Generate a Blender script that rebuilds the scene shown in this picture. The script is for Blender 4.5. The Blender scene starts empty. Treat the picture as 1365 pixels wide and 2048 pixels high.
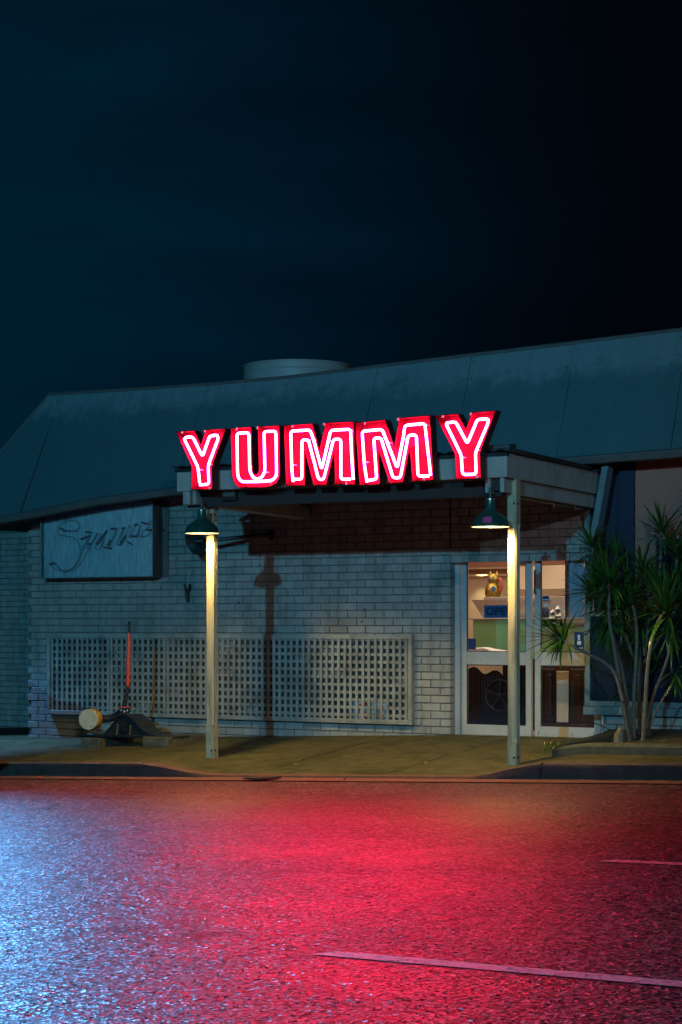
import bpy, math, random
from mathutils import Vector, Matrix
random.seed(7)
S = bpy.context.scene
COL = S.collection
R = math.radians

# ------------------------------------------------------------------ camera
# World axes follow the building: X along its front (right), Y into it, Z up.
F = 3928.0; PW, PH = 1365.0, 2048.0; HY = 1250.0; YAW = R(31.6)
ca, sa = math.cos(YAW), math.sin(YAW)
CAM = Vector((10.317, -19.060, 1.21))
cd = bpy.data.cameras.new('camera'); cam = bpy.data.objects.new('camera', cd); COL.objects.link(cam)
cam.location = CAM; cam.rotation_euler = (R(90), 0, YAW)
cd.sensor_width = 36; cd.sensor_fit = 'AUTO'; cd.lens = F / PH * 36
cd.shift_y = (HY - PH / 2) / PH
cd.clip_end = 2000; cd.clip_start = 0.1
S.camera = cam

# ------------------------------------------------------------------ world: night sky with a town glow to the left
W = bpy.data.worlds.new('World'); S.world = W; W.use_nodes = True
nt = W.node_tree; nt.nodes.clear()
def N(t, **k):
    n = nt.nodes.new(t)
    for a, v in k.items(): setattr(n, a, v)
    return n
out = N('ShaderNodeOutputWorld'); bg = N('ShaderNodeBackground'); nt.links.new(bg.outputs[0], out.inputs[0])
tc = N('ShaderNodeTexCoord')
glow_dir = Vector((-0.72, 0.67, 0.17)).normalized()
dot = N('ShaderNodeVectorMath', operation='DOT_PRODUCT'); dot.inputs[1].default_value = glow_dir
nt.links.new(tc.outputs['Generated'], dot.inputs[0])
mr = N('ShaderNodeMapRange'); mr.interpolation_type = 'SMOOTHSTEP'
mr.inputs[1].default_value = 0.87; mr.inputs[2].default_value = 1.0
nt.links.new(dot.outputs['Value'], mr.inputs[0])
mp = N('ShaderNodeMapping'); mp.inputs['Scale'].default_value = (3, 3, 14)
nt.links.new(tc.outputs['Generated'], mp.inputs[0])
nz = N('ShaderNodeTexNoise'); nz.inputs['Scale'].default_value = 1.6; nz.inputs['Detail'].default_value = 5
nt.links.new(mp.outputs[0], nz.inputs[0])
nr = N('ShaderNodeMapRange'); nr.inputs[1].default_value = 0.35; nr.inputs[2].default_value = 0.75
nr.inputs[3].default_value = 0.7; nr.inputs[4].default_value = 1.4
nt.links.new(nz.outputs[0], nr.inputs[0])
mu = N('ShaderNodeMath', operation='MULTIPLY'); pwn = N('ShaderNodeMath', operation='POWER'); pwn.inputs[1].default_value = 2.8; nt.links.new(mr.outputs[0], pwn.inputs[0]); nt.links.new(pwn.outputs[0], mu.inputs[0]); nt.links.new(nr.outputs[0], mu.inputs[1])
mx = N('ShaderNodeMix', data_type='RGBA'); mx.clamp_factor = False
mx.inputs['A'].default_value = (0.0003, 0.0013, 0.0028, 1); mx.inputs['B'].default_value = (0.0003, 0.011, 0.024, 1)
nt.links.new(mu.outputs[0], mx.inputs['Factor']); nt.links.new(mx.outputs['Result'], bg.inputs[0])
bg.inputs[1].default_value = 1.0

# ------------------------------------------------------------------ lights (their lamps are built further down)
L1_POS = Vector((11.8, -46.0, 11.3)); L1_POWER = 32000; L1_COL = (0.12, 0.66, 1.0)
L2_POS = Vector((-8.6, -1.3, 5.2)); L2_POWER = 26000; L2_COL = (0.14, 0.46, 1.0)
L2_AIM = (-0.5, -15.0, -.4); L2_CONE = 70
FILL_POS = Vector((27.0, -36.0, 9.0)); FILL_POWER = 7600; FILL_COL = (0.74, 0.80, 0.95)  # third lamp is an added fill that lifts the shade under the canopy
PENDANT_POWER = 175; PENDANT_COL = (1.0, 0.69, 0.22)
NEON = 600.0; NEON_COL = (1.0, 0.008, 0.050)
ROOM_POWER = 100
S.view_settings.view_transform = 'Standard'; S.view_settings.look = 'None'
S.view_settings.exposure = 0; S.view_settings.gamma = 1; S.view_settings.use_curve_mapping = False
S.cycles.sample_clamp_indirect = 4; S.cycles.sample_clamp_direct = 0
S.cycles.max_bounces = 8; S.cycles.transparent_max_bounces = 12
S.cycles.caustics_reflective = False; S.cycles.caustics_refractive = False

# ------------------------------------------------------------------ geometry of the place
def ray(px, py):
    x = (px - PW / 2) / F; z = -(py - HY) / F
    return Vector((x * ca - sa, x * sa + ca, z))
def atY(px, py, Y):
    r = ray(px, py); return CAM + r * ((Y - CAM.y) / r.y)
def atX(px, py, X):
    r = ray(px, py); return CAM + r * ((X - CAM.x) / r.x)
def sst(a, b, x):
    t = max(0, min(1, (x - a) / (b - a))); return t * t * (3 - 2 * t)
def cl(X): return max(-16, min(12, X))
def kerb_top(X): return -0.14 + 0.035 * cl(X)
def dip(X): return sst(-2.15, -1.1, X) * (1 - sst(1.75, 2.5, X))
YK = -2.75
def pave(X, Y):
    w = 0.036 * min(cl(X), 0) + 0.006 * max(cl(X), 0)
    if Y >= 0: return w
    t = min(1, Y / YK)
    return w + (kerb_top(X) - 0.122 * dip(X) - w) * t
def road(X, Y):
    a = kerb_top(X) - 0.15
    b = -0.30 + 0.0135 * cl(X)
    return a + (b - a) * sst(-3.3, -14, Y)
def onroad(px, py, f=road):
    r = ray(px, py); z = -0.3
    for i in range(30):
        p = CAM + r * ((z - CAM.z) / r.z); z = f(p.x, p.y)
    return p

# ------------------------------------------------------------------ materials
def newmat(name):
    m = bpy.data.materials.new(name); m.use_nodes = True
    return m, m.node_tree, m.node_tree.nodes['Principled BSDF']
def mat(name, col, rough=0.6, var=0.15, scale=6.0, bump=0.0, bscale=60.0, metal=0.0, spec=0.5, rnd=0.0, col2=None, dirt=None, dscale=2.0, damt=0.5, aniso=None, world=False):
    m, t, b = newmat(name)
    L = t.links; nn = t.nodes.new
    b.inputs['Roughness'].default_value = rough; b.inputs['Metallic'].default_value = metal
    b.inputs['Specular IOR Level'].default_value = spec
    tc = nn('ShaderNodeTexCoord'); co = tc.outputs['Object']
    if world: co = nn('ShaderNodeNewGeometry').outputs['Position']
    if aniso:
        mpg = nn('ShaderNodeMapping'); mpg.inputs['Scale'].default_value = aniso; L.new(co, mpg.inputs[0]); co = mpg.outputs[0]
    geo = None
    n = nn('ShaderNodeTexNoise'); n.inputs['Scale'].default_value = scale; n.inputs['Detail'].default_value = 6; n.inputs['Roughness'].default_value = 0.65
    L.new(co, n.inputs['Vector'])
    mrg = nn('ShaderNodeMapRange'); mrg.inputs[1].default_value = 0.3; mrg.inputs[2].default_value = 0.7
    L.new(n.outputs[0], mrg.inputs[0])
    mix = nn('ShaderNodeMix'); mix.data_type = 'RGBA'
    c2 = col2 or tuple(c * (1 - var) for c in col); c1 = tuple(min(1, c * (1 + var * 0.6)) for c in col) if not col2 else col
    mix.inputs['A'].default_value = (*c1, 1); mix.inputs['B'].default_value = (*c2, 1)
    L.new(mrg.outputs[0], mix.inputs['Factor']); res = mix.outputs['Result']
    if dirt:
        n2 = nn('ShaderNodeTexNoise'); n2.inputs['Scale'].default_value = dscale; n2.inputs['Detail'].default_value = 8; n2.inputs['Roughness'].default_value = 0.7
        L.new(co, n2.inputs['Vector'])
        m2 = nn('ShaderNodeMapRange'); m2.inputs[1].default_value = 0.48; m2.inputs[2].default_value = 0.7; m2.inputs[4].default_value = damt
        L.new(n2.outputs[0], m2.inputs[0])
        x2 = nn('ShaderNodeMix'); x2.data_type = 'RGBA'; x2.inputs['B'].default_value = (*dirt, 1)
        L.new(res, x2.inputs['A']); L.new(m2.outputs[0], x2.inputs['Factor']); res = x2.outputs['Result']
    if rnd:
        oi = nn('ShaderNodeObjectInfo'); hs = nn('ShaderNodeHueSaturation')
        m3 = nn('ShaderNodeMapRange'); m3.inputs[3].default_value = 1 - rnd; m3.inputs[4].default_value = 1 + rnd
        L.new(oi.outputs['Random'], m3.inputs[0]); L.new(m3.outputs[0], hs.inputs['Value']); L.new(res, hs.inputs['Color']); res = hs.outputs[0]
    L.new(res, b.inputs['Base Color'])
    if bump:
        n3 = nn('ShaderNodeTexNoise'); n3.inputs['Scale'].default_value = bscale; n3.inputs['Detail'].default_value = 4
        L.new(co, n3.inputs['Vector'])
        bp = nn('ShaderNodeBump'); bp.inputs['Strength'].default_value = bump; bp.inputs['Distance'].default_value = 0.01
        L.new(n3.outputs[0], bp.inputs['Height']); L.new(bp.outputs[0], b.inputs['Normal'])
    return m
def emat(name, col, st, base=(0, 0, 0)):
    m, t, b = newmat(name)
    b.inputs['Base Color'].default_value = (*base, 1)
    b.inputs['Emission Color'].default_value = (*col, 1); b.inputs['Emission Strength'].default_value = st
    return m
def glassmat(name, tint=(1, 1, 1), refl=1.0, rough=0.03, haze=0.0, hcol=(.5, .55, .6)):
    m = bpy.data.materials.new(name); m.use_nodes = True; t = m.node_tree; t.nodes.clear(); L = t.links; nn = t.nodes.new
    o = nn('ShaderNodeOutputMaterial'); tr = nn('ShaderNodeBsdfTransparent'); tr.inputs[0].default_value = (*tint, 1)
    gl = nn('ShaderNodeBsdfGlossy'); gl.inputs['Roughness'].default_value = rough
    fr = nn('ShaderNodeFresnel'); fr.inputs[0].default_value = 1.5
    ml = nn('ShaderNodeMath'); ml.operation = 'MULTIPLY'; ml.inputs[1].default_value = refl; L.new(fr.outputs[0], ml.inputs[0])
    mx = nn('ShaderNodeMixShader'); L.new(ml.outputs[0], mx.inputs[0]); L.new(tr.outputs[0], mx.inputs[1]); L.new(gl.outputs[0], mx.inputs[2])
    res = mx.outputs[0]
    if haze:
        df = nn('ShaderNodeBsdfDiffuse'); df.inputs[0].default_value = (*hcol, 1)
        tcn = nn('ShaderNodeTexCoord'); nz = nn('ShaderNodeTexNoise'); nz.inputs['Scale'].default_value = 5; nz.inputs['Detail'].default_value = 6
        mpg = nn('ShaderNodeMapping'); mpg.inputs['Scale'].default_value = (6, 1, 1); L.new(tcn.outputs['Object'], mpg.inputs[0]); L.new(mpg.outputs[0], nz.inputs[0])
        mh = nn('ShaderNodeMapRange'); mh.inputs[1].default_value = .3; mh.inputs[2].default_value = .7; mh.inputs[3].default_value = haze * .6; mh.inputs[4].default_value = haze * 1.3
        L.new(nz.outputs[0], mh.inputs[0])
        m2 = nn('ShaderNodeMixShader'); L.new(mh.outputs[0], m2.inputs[0]); L.new(res, m2.inputs[1]); L.new(df.outputs[0], m2.inputs[2]); res = m2.outputs[0]
    L.new(res, o.inputs[0]); return m

M = {}
M['brick'] = mat('painted_brick', (0.31, 0.31, 0.30), 0.62, 0.22, 5, 0.35, 90, rnd=0.11, dirt=(0.15, 0.14, 0.12), dscale=2.4, damt=0.75, aniso=(1.6, 1, .55), world=True)
M['mortar'] = mat('painted_mortar', (0.13, 0.135, 0.13), 0.8, 0.2, 9)
M['roof'] = mat('roof_sheet_paint', (0.045, 0.13, 0.155), 0.55, 0.10, 3.0, 0.06, 25)
M['trim'] = mat('painted_timber', (0.40, 0.40, 0.38), 0.5, 0.12, 7, 0.12, 30, dirt=(0.16, 0.15, 0.13), dscale=4, damt=0.55, aniso=(1, 1, .4))
M['post'] = mat('post_paint', (0.52, 0.45, 0.30), 0.45, 0.12, 8, 0.12, 60, dirt=(0.13, 0.11, 0.08), dscale=7, damt=0.75, aniso=(1.5, 1.5, .25))
M['dark_metal'] = mat('dark_metal', (0.025, 0.03, 0.035), 0.4, 0.3, 12, 0.1, 80)
M['gutter'] = mat('gutter_paint', (0.10, 0.11, 0.11), 0.5, 0.2, 6)
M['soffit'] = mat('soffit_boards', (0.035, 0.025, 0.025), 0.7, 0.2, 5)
M['alu'] = mat('door_aluminium', (0.55, 0.57, 0.58), 0.35, 0.06, 5, 0.03, 200, metal=0.25, dirt=(0.25, 0.25, 0.24), dscale=6, damt=.3)
M['rubber'] = mat('black_gasket', (0.01, 0.01, 0.012), 0.6, 0.1)
M['glass'] = glassmat('window_glass', (0.92, 0.95, 0.95), 1.0)
M['frosted'] = glassmat('added_dusty_sheet', (0.92, 0.96, 0.98), 0.3, 0.3, 0.55, (0.86, 0.93, 0.97))
M['perspex'] = glassmat('clear_perspex', (0.96, 0.98, 0.99), 1.0, 0.06, 0.05, (0.9, 0.88, 0.92))
M['tubeglass'] = glassmat('unlit_tube_glass', (0.72, 0.78, 0.82), 1.6, 0.08, 0.12, (.5, .55, .6))
M['blackpaint'] = mat('blockout_paint', (0.008, 0.008, 0.01), 0.5, 0.1)
M['sign_red'] = mat('letter_red_enamel', (0.012, 0.0012, 0.005), 0.65, 0.35, 14, 0.05, 60, spec=0.08, dirt=(0.003, 0.001, 0.0015), dscale=9, damt=.7)
M['sign_side'] = mat('letter_maroon_side', (0.06, 0.008, 0.012), 0.5, 0.3, 10)
M['neon'] = emat('lit_neon_glass', NEON_COL, NEON, (.8, .3, .3))
M['clip'] = mat('tube_support_glass', (0.8, 0.75, 0.72), 0.3, 0.1)
M['enamel'] = mat('green_enamel', (0.012, 0.075, 0.065), 0.28, 0.25, 8, 0.03, 30, dirt=(0.03, 0.035, 0.03), dscale=7, damt=.5)
M['white_enamel'] = mat('white_enamel', (0.8, 0.76, 0.66), 0.4, 0.05)
M['bulb'] = emat('lit_bulb', (1.0, 0.72, 0.30), 130)
M['pink'] = mat('pink_label', (0.55, 0.02, 0.22), 0.5, 0.4, 60)
M['tank'] = mat('tank_paint', (0.30, 0.33, 0.34), 0.5, 0.08, 3)
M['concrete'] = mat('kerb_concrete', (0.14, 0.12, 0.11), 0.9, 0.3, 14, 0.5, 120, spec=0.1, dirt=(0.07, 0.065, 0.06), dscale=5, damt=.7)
M['kerbface'] = mat('dark_kerb_face', (0.035, 0.036, 0.035), 0.8, 0.5, 9, 0.5, 90, dirt=(0.02, 0.02, 0.02), dscale=5, damt=.7)
M['pave'] = mat('footpath_concrete', (0.115, 0.10, 0.050), 0.7, 0.45, 7, 0.9, 70, spec=.2, dirt=(0.03, 0.034, 0.012), dscale=1.6, damt=.95)
M['soil'] = mat('garden_soil', (0.045, 0.035, 0.025), 0.9, 0.5, 20, 0.8, 40, dirt=(0.02, 0.03, 0.012), dscale=8, damt=.7)
M['leaf'] = mat('green_leaf', (0.040, 0.115, 0.018), 0.33, 0.4, 10, rnd=0.35)
M['stem'] = mat('pale_ringed_stem', (0.15, 0.13, 0.095), 0.7, 0.45, 14, 0.4, 50, aniso=(1, 1, 4))
M['litter'] = mat('yellow_leaf', (0.38, 0.30, 0.10), 0.6, 0.3, 30)
M['litterdark'] = mat('dry_litter', (0.20, 0.16, 0.08), 0.8, 0.6, 30)
M['redleaf'] = mat('red_leaf', (0.42, 0.10, 0.06), 0.6, 0.3, 30)
M['line'] = mat('worn_road_paint', (0.60, 0.57, 0.54), 0.55, 0.2, 20, 0.6, 150, dirt=(0.09, 0.085, 0.08), dscale=14, damt=.55)
M['iron'] = mat('black_painted_iron', (0.018, 0.024, 0.032), 0.33, 0.3, 14, 0.25, 60, dirt=(0.09, 0.055, 0.03), dscale=6, damt=.5)
M['cream'] = mat('cream_paint', (0.60, 0.52, 0.38), 0.6, 0.12, 14, 0.15, 50, dirt=(0.30, 0.25, 0.17), dscale=16, damt=.6)
M['yellow'] = mat('yellow_paint', (0.60, 0.36, 0.06), 0.5, 0.25, 12, 0.1, 50)
M['red'] = mat('red_paint', (0.62, 0.06, 0.035), 0.5, 0.12, 14, 0.1, 60)
M['white'] = mat('white_paint', (0.75, 0.75, 0.75), 0.5, 0.05)
M['timber'] = mat('old_sleeper_timber', (0.12, 0.105, 0.075), 0.85, 0.6, 16, 0.7, 50, dirt=(0.02, 0.018, 0.015), dscale=10, damt=.7, aniso=(.4, 1, 1))
M['pinkwall'] = mat('pink_render', (0.38, 0.165, 0.125), 0.8, 0.06, 2)
M['navy'] = mat('navy_paint', (0.006, 0.013, 0.045), 0.6, 0.12, 4)
M['darkglass'] = mat('dark_window_glass', (0.010, 0.022, 0.045), 0.08, 0.2, 3, spec=0.6)
M['bluetrim'] = mat('pale_blue_trim', (0.12, 0.20, 0.23), 0.5, 0.12, 7, dirt=(0.05, 0.08, 0.09), dscale=5, damt=.5)

def asphalt():
    m, t, b = newmat('wet_asphalt'); L = t.links; nn = t.nodes.new
    tc = nn('ShaderNodeTexCoord'); co = tc.outputs['Object']
    v = nn('ShaderNodeTexVoronoi'); v.inputs['Scale'].default_value = 48; L.new(co, v.inputs['Vector'])
    n1 = nn('ShaderNodeTexNoise'); n1.inputs['Scale'].default_value = 150; n1.inputs['Detail'].default_value = 2; L.new(co, n1.inputs['Vector'])
    n2 = nn('ShaderNodeTexNoise'); n2.inputs['Scale'].default_value = 1.1; n2.inputs['Detail'].default_value = 7; n2.inputs['Roughness'].default_value = .6; L.new(co, n2.inputs['Vector'])
    # stone colour
    cr = nn('ShaderNodeSeparateColor'); L.new(v.outputs['Color'], cr.inputs[0])
    mx = nn('ShaderNodeMix'); mx.data_type = 'RGBA'; mx.inputs['A'].default_value = (.012, .012, .013, 1); mx.inputs['B'].default_value = (.20, .20, .20, 1)
    pw = nn('ShaderNodeMath'); pw.operation = 'POWER'; pw.inputs[1].default_value = 2.2; L.new(cr.outputs[0], pw.inputs[0])
    L.new(pw.outputs[0], mx.inputs['Factor']); n4 = nn('ShaderNodeTexNoise'); n4.inputs['Scale'].default_value = .9; n4.inputs['Detail'].default_value = 9; n4.inputs['Roughness'].default_value = .72; L.new(co, n4.inputs['Vector'])
    r4 = nn('ShaderNodeMapRange'); r4.inputs[1].default_value = .60; r4.inputs[2].default_value = .66; r4.inputs[3].default_value = 1; r4.inputs[4].default_value = .45; L.new(n4.outputs[0], r4.inputs[0])
    ve = nn('ShaderNodeTexVoronoi'); ve.feature = 'DISTANCE_TO_EDGE'; ve.inputs['Scale'].default_value = .28
    nd = nn('ShaderNodeMix'); nd.data_type = 'RGBA'; nd.inputs['Factor'].default_value = .12; L.new(co, nd.inputs['A']); L.new(n2.outputs['Color'], nd.inputs['B']); L.new(nd.outputs['Result'], ve.inputs['Vector'])
    r5 = nn('ShaderNodeMapRange'); r5.inputs[1].default_value = .0; r5.inputs[2].default_value = .006; r5.inputs[3].default_value = .7; L.new(ve.outputs['Distance'], r5.inputs[0])
    m5 = nn('ShaderNodeMath'); m5.operation = 'MULTIPLY'; L.new(r4.outputs[0], m5.inputs[0]); L.new(r5.outputs[0], m5.inputs[1])
    hv = nn('ShaderNodeHueSaturation'); L.new(mx.outputs['Result'], hv.inputs['Color']); L.new(m5.outputs[0], hv.inputs['Value']); L.new(hv.outputs[0], b.inputs['Base Color'])
    m6 = nn('ShaderNodeMath'); m6.operation = 'MULTIPLY'; m6.inputs[1].default_value = ROAD_S; L.new(m5.outputs[0], m6.inputs[0]); L.new(m6.outputs[0], b.inputs['Specular IOR Level'])
    # roughness: patches of wet and drier ground
    r1 = nn('ShaderNodeMapRange'); r1.inputs[1].default_value = .35; r1.inputs[2].default_value = .65; r1.inputs[3].default_value = ROAD_R0; r1.inputs[4].default_value = ROAD_R1
    L.new(n2.outputs[0], r1.inputs[0]); L.new(r1.outputs[0], b.inputs['Roughness'])
    b.inputs['Specular IOR Level'].default_value = 0.035
    # relief: every stone of the aggregate has its own slightly tilted wet facet
    v2 = nn('ShaderNodeTexVoronoi'); v2.inputs['Scale'].default_value = 72; L.new(co, v2.inputs['Vector'])
    sb = nn('ShaderNodeVectorMath'); sb.operation = 'SUBTRACT'; sb.inputs[1].default_value = (.5, .5, .5); L.new(v2.outputs['Color'], sb.inputs[0])
    sc = nn('ShaderNodeVectorMath'); sc.operation = 'MULTIPLY'; sc.inputs[1].default_value = (ROAD_T, ROAD_T, 0); L.new(sb.outputs[0], sc.inputs[0])
    c3 = nn('ShaderNodeSeparateColor'); L.new(v2.outputs['Color'], c3.inputs[0]); p3 = nn('ShaderNodeMath'); p3.operation = 'POWER'; p3.inputs[1].default_value = 3.0; L.new(c3.outputs[2], p3.inputs[0])
    s3 = nn('ShaderNodeMath'); s3.operation = 'MULTIPLY_ADD'; s3.inputs[1].default_value = 0.8; s3.inputs[2].default_value = 0.2; L.new(p3.outputs[0], s3.inputs[0])
    s4 = nn('ShaderNodeVectorMath'); s4.operation = 'SCALE'; L.new(sc.outputs[0], s4.inputs[0]); L.new(s3.outputs[0], s4.inputs['Scale']); sc = s4
    a2 = nn('ShaderNodeMath'); a2.operation = 'MULTIPLY_ADD'; a2.inputs[1].default_value = 0.9; L.new(n1.outputs[0], a2.inputs[0]); L.new(v2.outputs['Distance'], a2.inputs[2])
    bp = nn('ShaderNodeBump'); bp.inputs['Strength'].default_value = 0.6; bp.inputs['Distance'].default_value = 0.003
    L.new(a2.outputs[0], bp.inputs['Height'])
    ad = nn('ShaderNodeVectorMath'); ad.operation = 'ADD'; L.new(bp.outputs[0], ad.inputs[0]); L.new(sc.outputs[0], ad.inputs[1])
    no = nn('ShaderNodeVectorMath'); no.operation = 'NORMALIZE'; L.new(ad.outputs[0], no.inputs[0]); L.new(no.outputs[0], b.inputs['Normal'])
    return m
ROAD_S = 0.042; ROAD_R0, ROAD_R1, ROAD_T = 0.36, 0.50, 1.25
M['asphalt'] = asphalt()

def wear():
    m = M['line']; t = m.node_tree; L = t.links; nn = t.nodes.new; b = t.nodes['Principled BSDF']
    tc = nn('ShaderNodeTexCoord'); n = nn('ShaderNodeTexNoise'); n.inputs['Scale'].default_value = 22; n.inputs['Detail'].default_value = 8; n.inputs['Roughness'].default_value = .8; L.new(tc.outputs['Object'], n.inputs['Vector'])
    mr = nn('ShaderNodeMapRange'); mr.inputs[1].default_value = .36; mr.inputs[2].default_value = .46; L.new(n.outputs[0], mr.inputs[0]); L.new(mr.outputs[0], b.inputs['Alpha'])
wear()
# roof: pale bloom of lichen and wash-off along the ridge (a stain, breaks up irregularly)
def roofmat():
    m = M['roof']; t = m.node_tree; L = t.links; nn = t.nodes.new; b = t.nodes['Principled BSDF']
    src = b.inputs['Base Color'].links[0].from_socket
    g = nn('ShaderNodeNewGeometry'); sx = nn('ShaderNodeSeparateXYZ'); L.new(g.outputs['Position'], sx.inputs[0])
    n = nn('ShaderNodeTexNoise'); n.inputs['Scale'].default_value = 4; n.inputs['Detail'].default_value = 8; n.inputs['Roughness'].default_value = .75; L.new(g.outputs['Position'], n.inputs['Vector'])
    ma = nn('ShaderNodeMath'); ma.operation = 'MULTIPLY_ADD'; ma.inputs[1].default_value = 0.9; L.new(n.outputs[0], ma.inputs[0]); L.new(sx.outputs['Z'], ma.inputs[2])
    mr = nn('ShaderNodeMapRange'); mr.inputs[1].default_value = 4.22; mr.inputs[2].default_value = 4.42; mr.inputs[4].default_value = .5; L.new(ma.outputs[0], mr.inputs[0])
    x = nn('ShaderNodeMix'); x.data_type = 'RGBA'; x.inputs['B'].default_value = (.20, .30, .33, 1); L.new(src, x.inputs['A']); L.new(mr.outputs[0], x.inputs['Factor'])
    # vertical run-off streaks
    mp = nn('ShaderNodeMapping'); mp.inputs['Scale'].default_value = (7, .3, .3); L.new(g.outputs['Position'], mp.inputs[0])
    n2 = nn('ShaderNodeTexNoise'); n2.inputs['Scale'].default_value = 2; n2.inputs['Detail'].default_value = 5; L.new(mp.outputs[0], n2.inputs['Vector'])
    m2 = nn('ShaderNodeMapRange'); m2.inputs[1].default_value = .4; m2.inputs[2].default_value = .75; m2.inputs[4].default_value = .3; L.new(n2.outputs[0], m2.inputs[0])
    y = nn('ShaderNodeMix'); y.data_type = 'RGBA'; y.inputs['B'].default_value = (.04, .11, .13, 1); L.new(x.outputs['Result'], y.inputs['A']); L.new(m2.outputs[0], y.inputs['Factor'])
    L.new(y.outputs['Result'], b.inputs['Base Color'])
roofmat()

# ------------------------------------------------------------------ object helpers
ORIG = {}
def props(o, label=None, cat=None, group=None, kind=None):
    if label: o['label'] = label
    if cat: o['category'] = cat
    if group: o['group'] = group
    if kind: o['kind'] = kind
    return o
def thing(name, loc, label, cat, group=None):
    o = bpy.data.objects.new(name, None); COL.objects.link(o); o.location = loc; o.empty_display_size = .1
    ORIG[o.name] = Vector(loc); return props(o, label, cat, group)
class MB:
    def __init__(s): s.v = []; s.f = []; s.mi = []
    def add(s, vs, fs, mi=0):
        k = len(s.v); s.v += [Vector(v) for v in vs]
        for f in fs: s.f.append([k + i for i in f]); s.mi.append(mi)
        return s
    def box(s, x0, x1, y0, y1, z0, z1, mi=0):
        vs = [(x, y, z) for z in (z0, z1) for y in (y0, y1) for x in (x0, x1)]
        return s.add(vs, [(0, 2, 3, 1), (4, 5, 7, 6), (0, 1, 5, 4), (2, 6, 7, 3), (0, 4, 6, 2), (1, 3, 7, 5)], mi)
    def bbox(s, x0, x1, y0, y1, z0, z1, c=0.006, mi=0):  # box with chamfered edges
        vs = []; fs = []
        cx, cy, cz = (x0 + x1) / 2, (y0 + y1) / 2, (z0 + z1) / 2
        hx, hy, hz = (x1 - x0) / 2, (y1 - y0) / 2, (z1 - z0) / 2
        idx = {}
        for sx in (-1, 1):
            for sy in (-1, 1):
                for sz in (-1, 1):
                    for a in range(3):
                        h = [hx - c, hy - c, hz - c]; h[a] += c
                        idx[(sx, sy, sz, a)] = len(vs); vs.append((cx + sx * h[0], cy + sy * h[1], cz + sz * h[2]))
        I = lambda *k: idx[k]
        for s_ in (-1, 1):
            fs.append([I(s_, -1, -1, 0), I(s_, 1, -1, 0), I(s_, 1, 1, 0), I(s_, -1, 1, 0)][::s_])
            fs.append([I(-1, s_, -1, 1), I(-1, s_, 1, 1), I(1, s_, 1, 1), I(1, s_, -1, 1)][::s_])
            fs.append([I(-1, -1, s_, 2), I(1, -1, s_, 2), I(1, 1, s_, 2), I(-1, 1, s_, 2)][::s_])
            for t_ in (-1, 1):
                fs.append([I(s_, t_, -1, 0), I(s_, t_, -1, 1), I(s_, t_, 1, 1), I(s_, t_, 1, 0)])
                fs.append([I(s_, -1, t_, 0), I(s_, -1, t_, 2), I(s_, 1, t_, 2), I(s_, 1, t_, 0)])
                fs.append([I(-1, s_, t_, 1), I(-1, s_, t_, 2), I(1, s_, t_, 2), I(1, s_, t_, 1)])
                for u_ in (-1, 1): fs.append([I(s_, t_, u_, 0), I(s_, t_, u_, 1), I(s_, t_, u_, 2)])
        return s.add(vs, fs, mi)
    def prism(s, poly, d, mi=0, cap=True):   # poly: list of Vector; d: extrusion vector
        n = len(poly); vs = [Vector(p) for p in poly] + [Vector(p) + Vector(d) for p in poly]
        fs = [[i, (i + 1) % n, n + (i + 1) % n, n + i] for i in range(n)]
        if cap: fs += [list(range(n))[::-1], list(range(n, 2 * n))]
        return s.add(vs, fs, mi)
    def tube(s, pts, r, n=8, closed=False, mi=0, radii=None):
        P = [Vector(p) for p in pts]; m = len(P); vs = []; fs = []
        up = None
        for i, p in enumerate(P):
            a = P[(i - 1) % m] if (closed or i > 0) else p; b = P[(i + 1) % m] if (closed or i < m - 1) else p
            d = (b - a).normalized()
            if up is None: up = d.orthogonal().normalized()
            up = (up - d * up.dot(d)); up = up.normalized() if up.length > 1e-6 else d.orthogonal().normalized()
            w = d.cross(up); rr = radii[i] if radii else r
            for k in range(n):
                t = 2 * math.pi * k / n; vs.append(p + (up * math.cos(t) + w * math.sin(t)) * rr)
        for i in range(m if closed else m - 1):
            for k in range(n):
                a, b2 = i * n + k, i * n + (k + 1) % n; c, d2 = ((i + 1) % m) * n + (k + 1) % n, ((i + 1) % m) * n + k
                fs.append([a, b2, c, d2])
        if not closed: fs += [list(range(n))[::-1], [(m - 1) * n + k for k in range(n)]]
        return s.add(vs, fs, mi)
    def lathe(s, prof, c, n=32, mi=0, ax=Vector((0, 0, 1)), x=Vector((1, 0, 0))):  # prof: (r, h)
        c = Vector(c); y = ax.cross(x); vs = []; fs = []
        for r_, h in prof:
            for k in range(n):
                t = 2 * math.pi * k / n; vs.append(c + ax * h + (x * math.cos(t) + y * math.sin(t)) * r_)
        for i in range(len(prof) - 1):
            for k in range(n):
                fs.append([i * n + k, i * n + (k + 1) % n, (i + 1) * n + (k + 1) % n, (i + 1) * n + k])
        if prof[0][0] > 1e-4: fs.append(list(range(n))[::-1])
        if prof[-1][0] > 1e-4: fs.append([(len(prof) - 1) * n + k for k in range(n)])
        return s.add(vs, fs, mi)
    def mesh(s, name, mats, off=Vector((0, 0, 0)), smooth=False):
        me = bpy.data.meshes.new(name); me.from_pydata([tuple(v - off) for v in s.v], [], s.f)
        for m in (mats if isinstance(mats, (list, tuple)) else [mats]): me.materials.append(m)
        for p, i in zip(me.polygons, s.mi): p.material_index = i
        if smooth:
            me.polygons.foreach_set('use_smooth', [True] * len(me.polygons))
            try: me.set_sharp_from_angle(angle=R(38))
            except Exception: pass
        me.update(); return me
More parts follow.
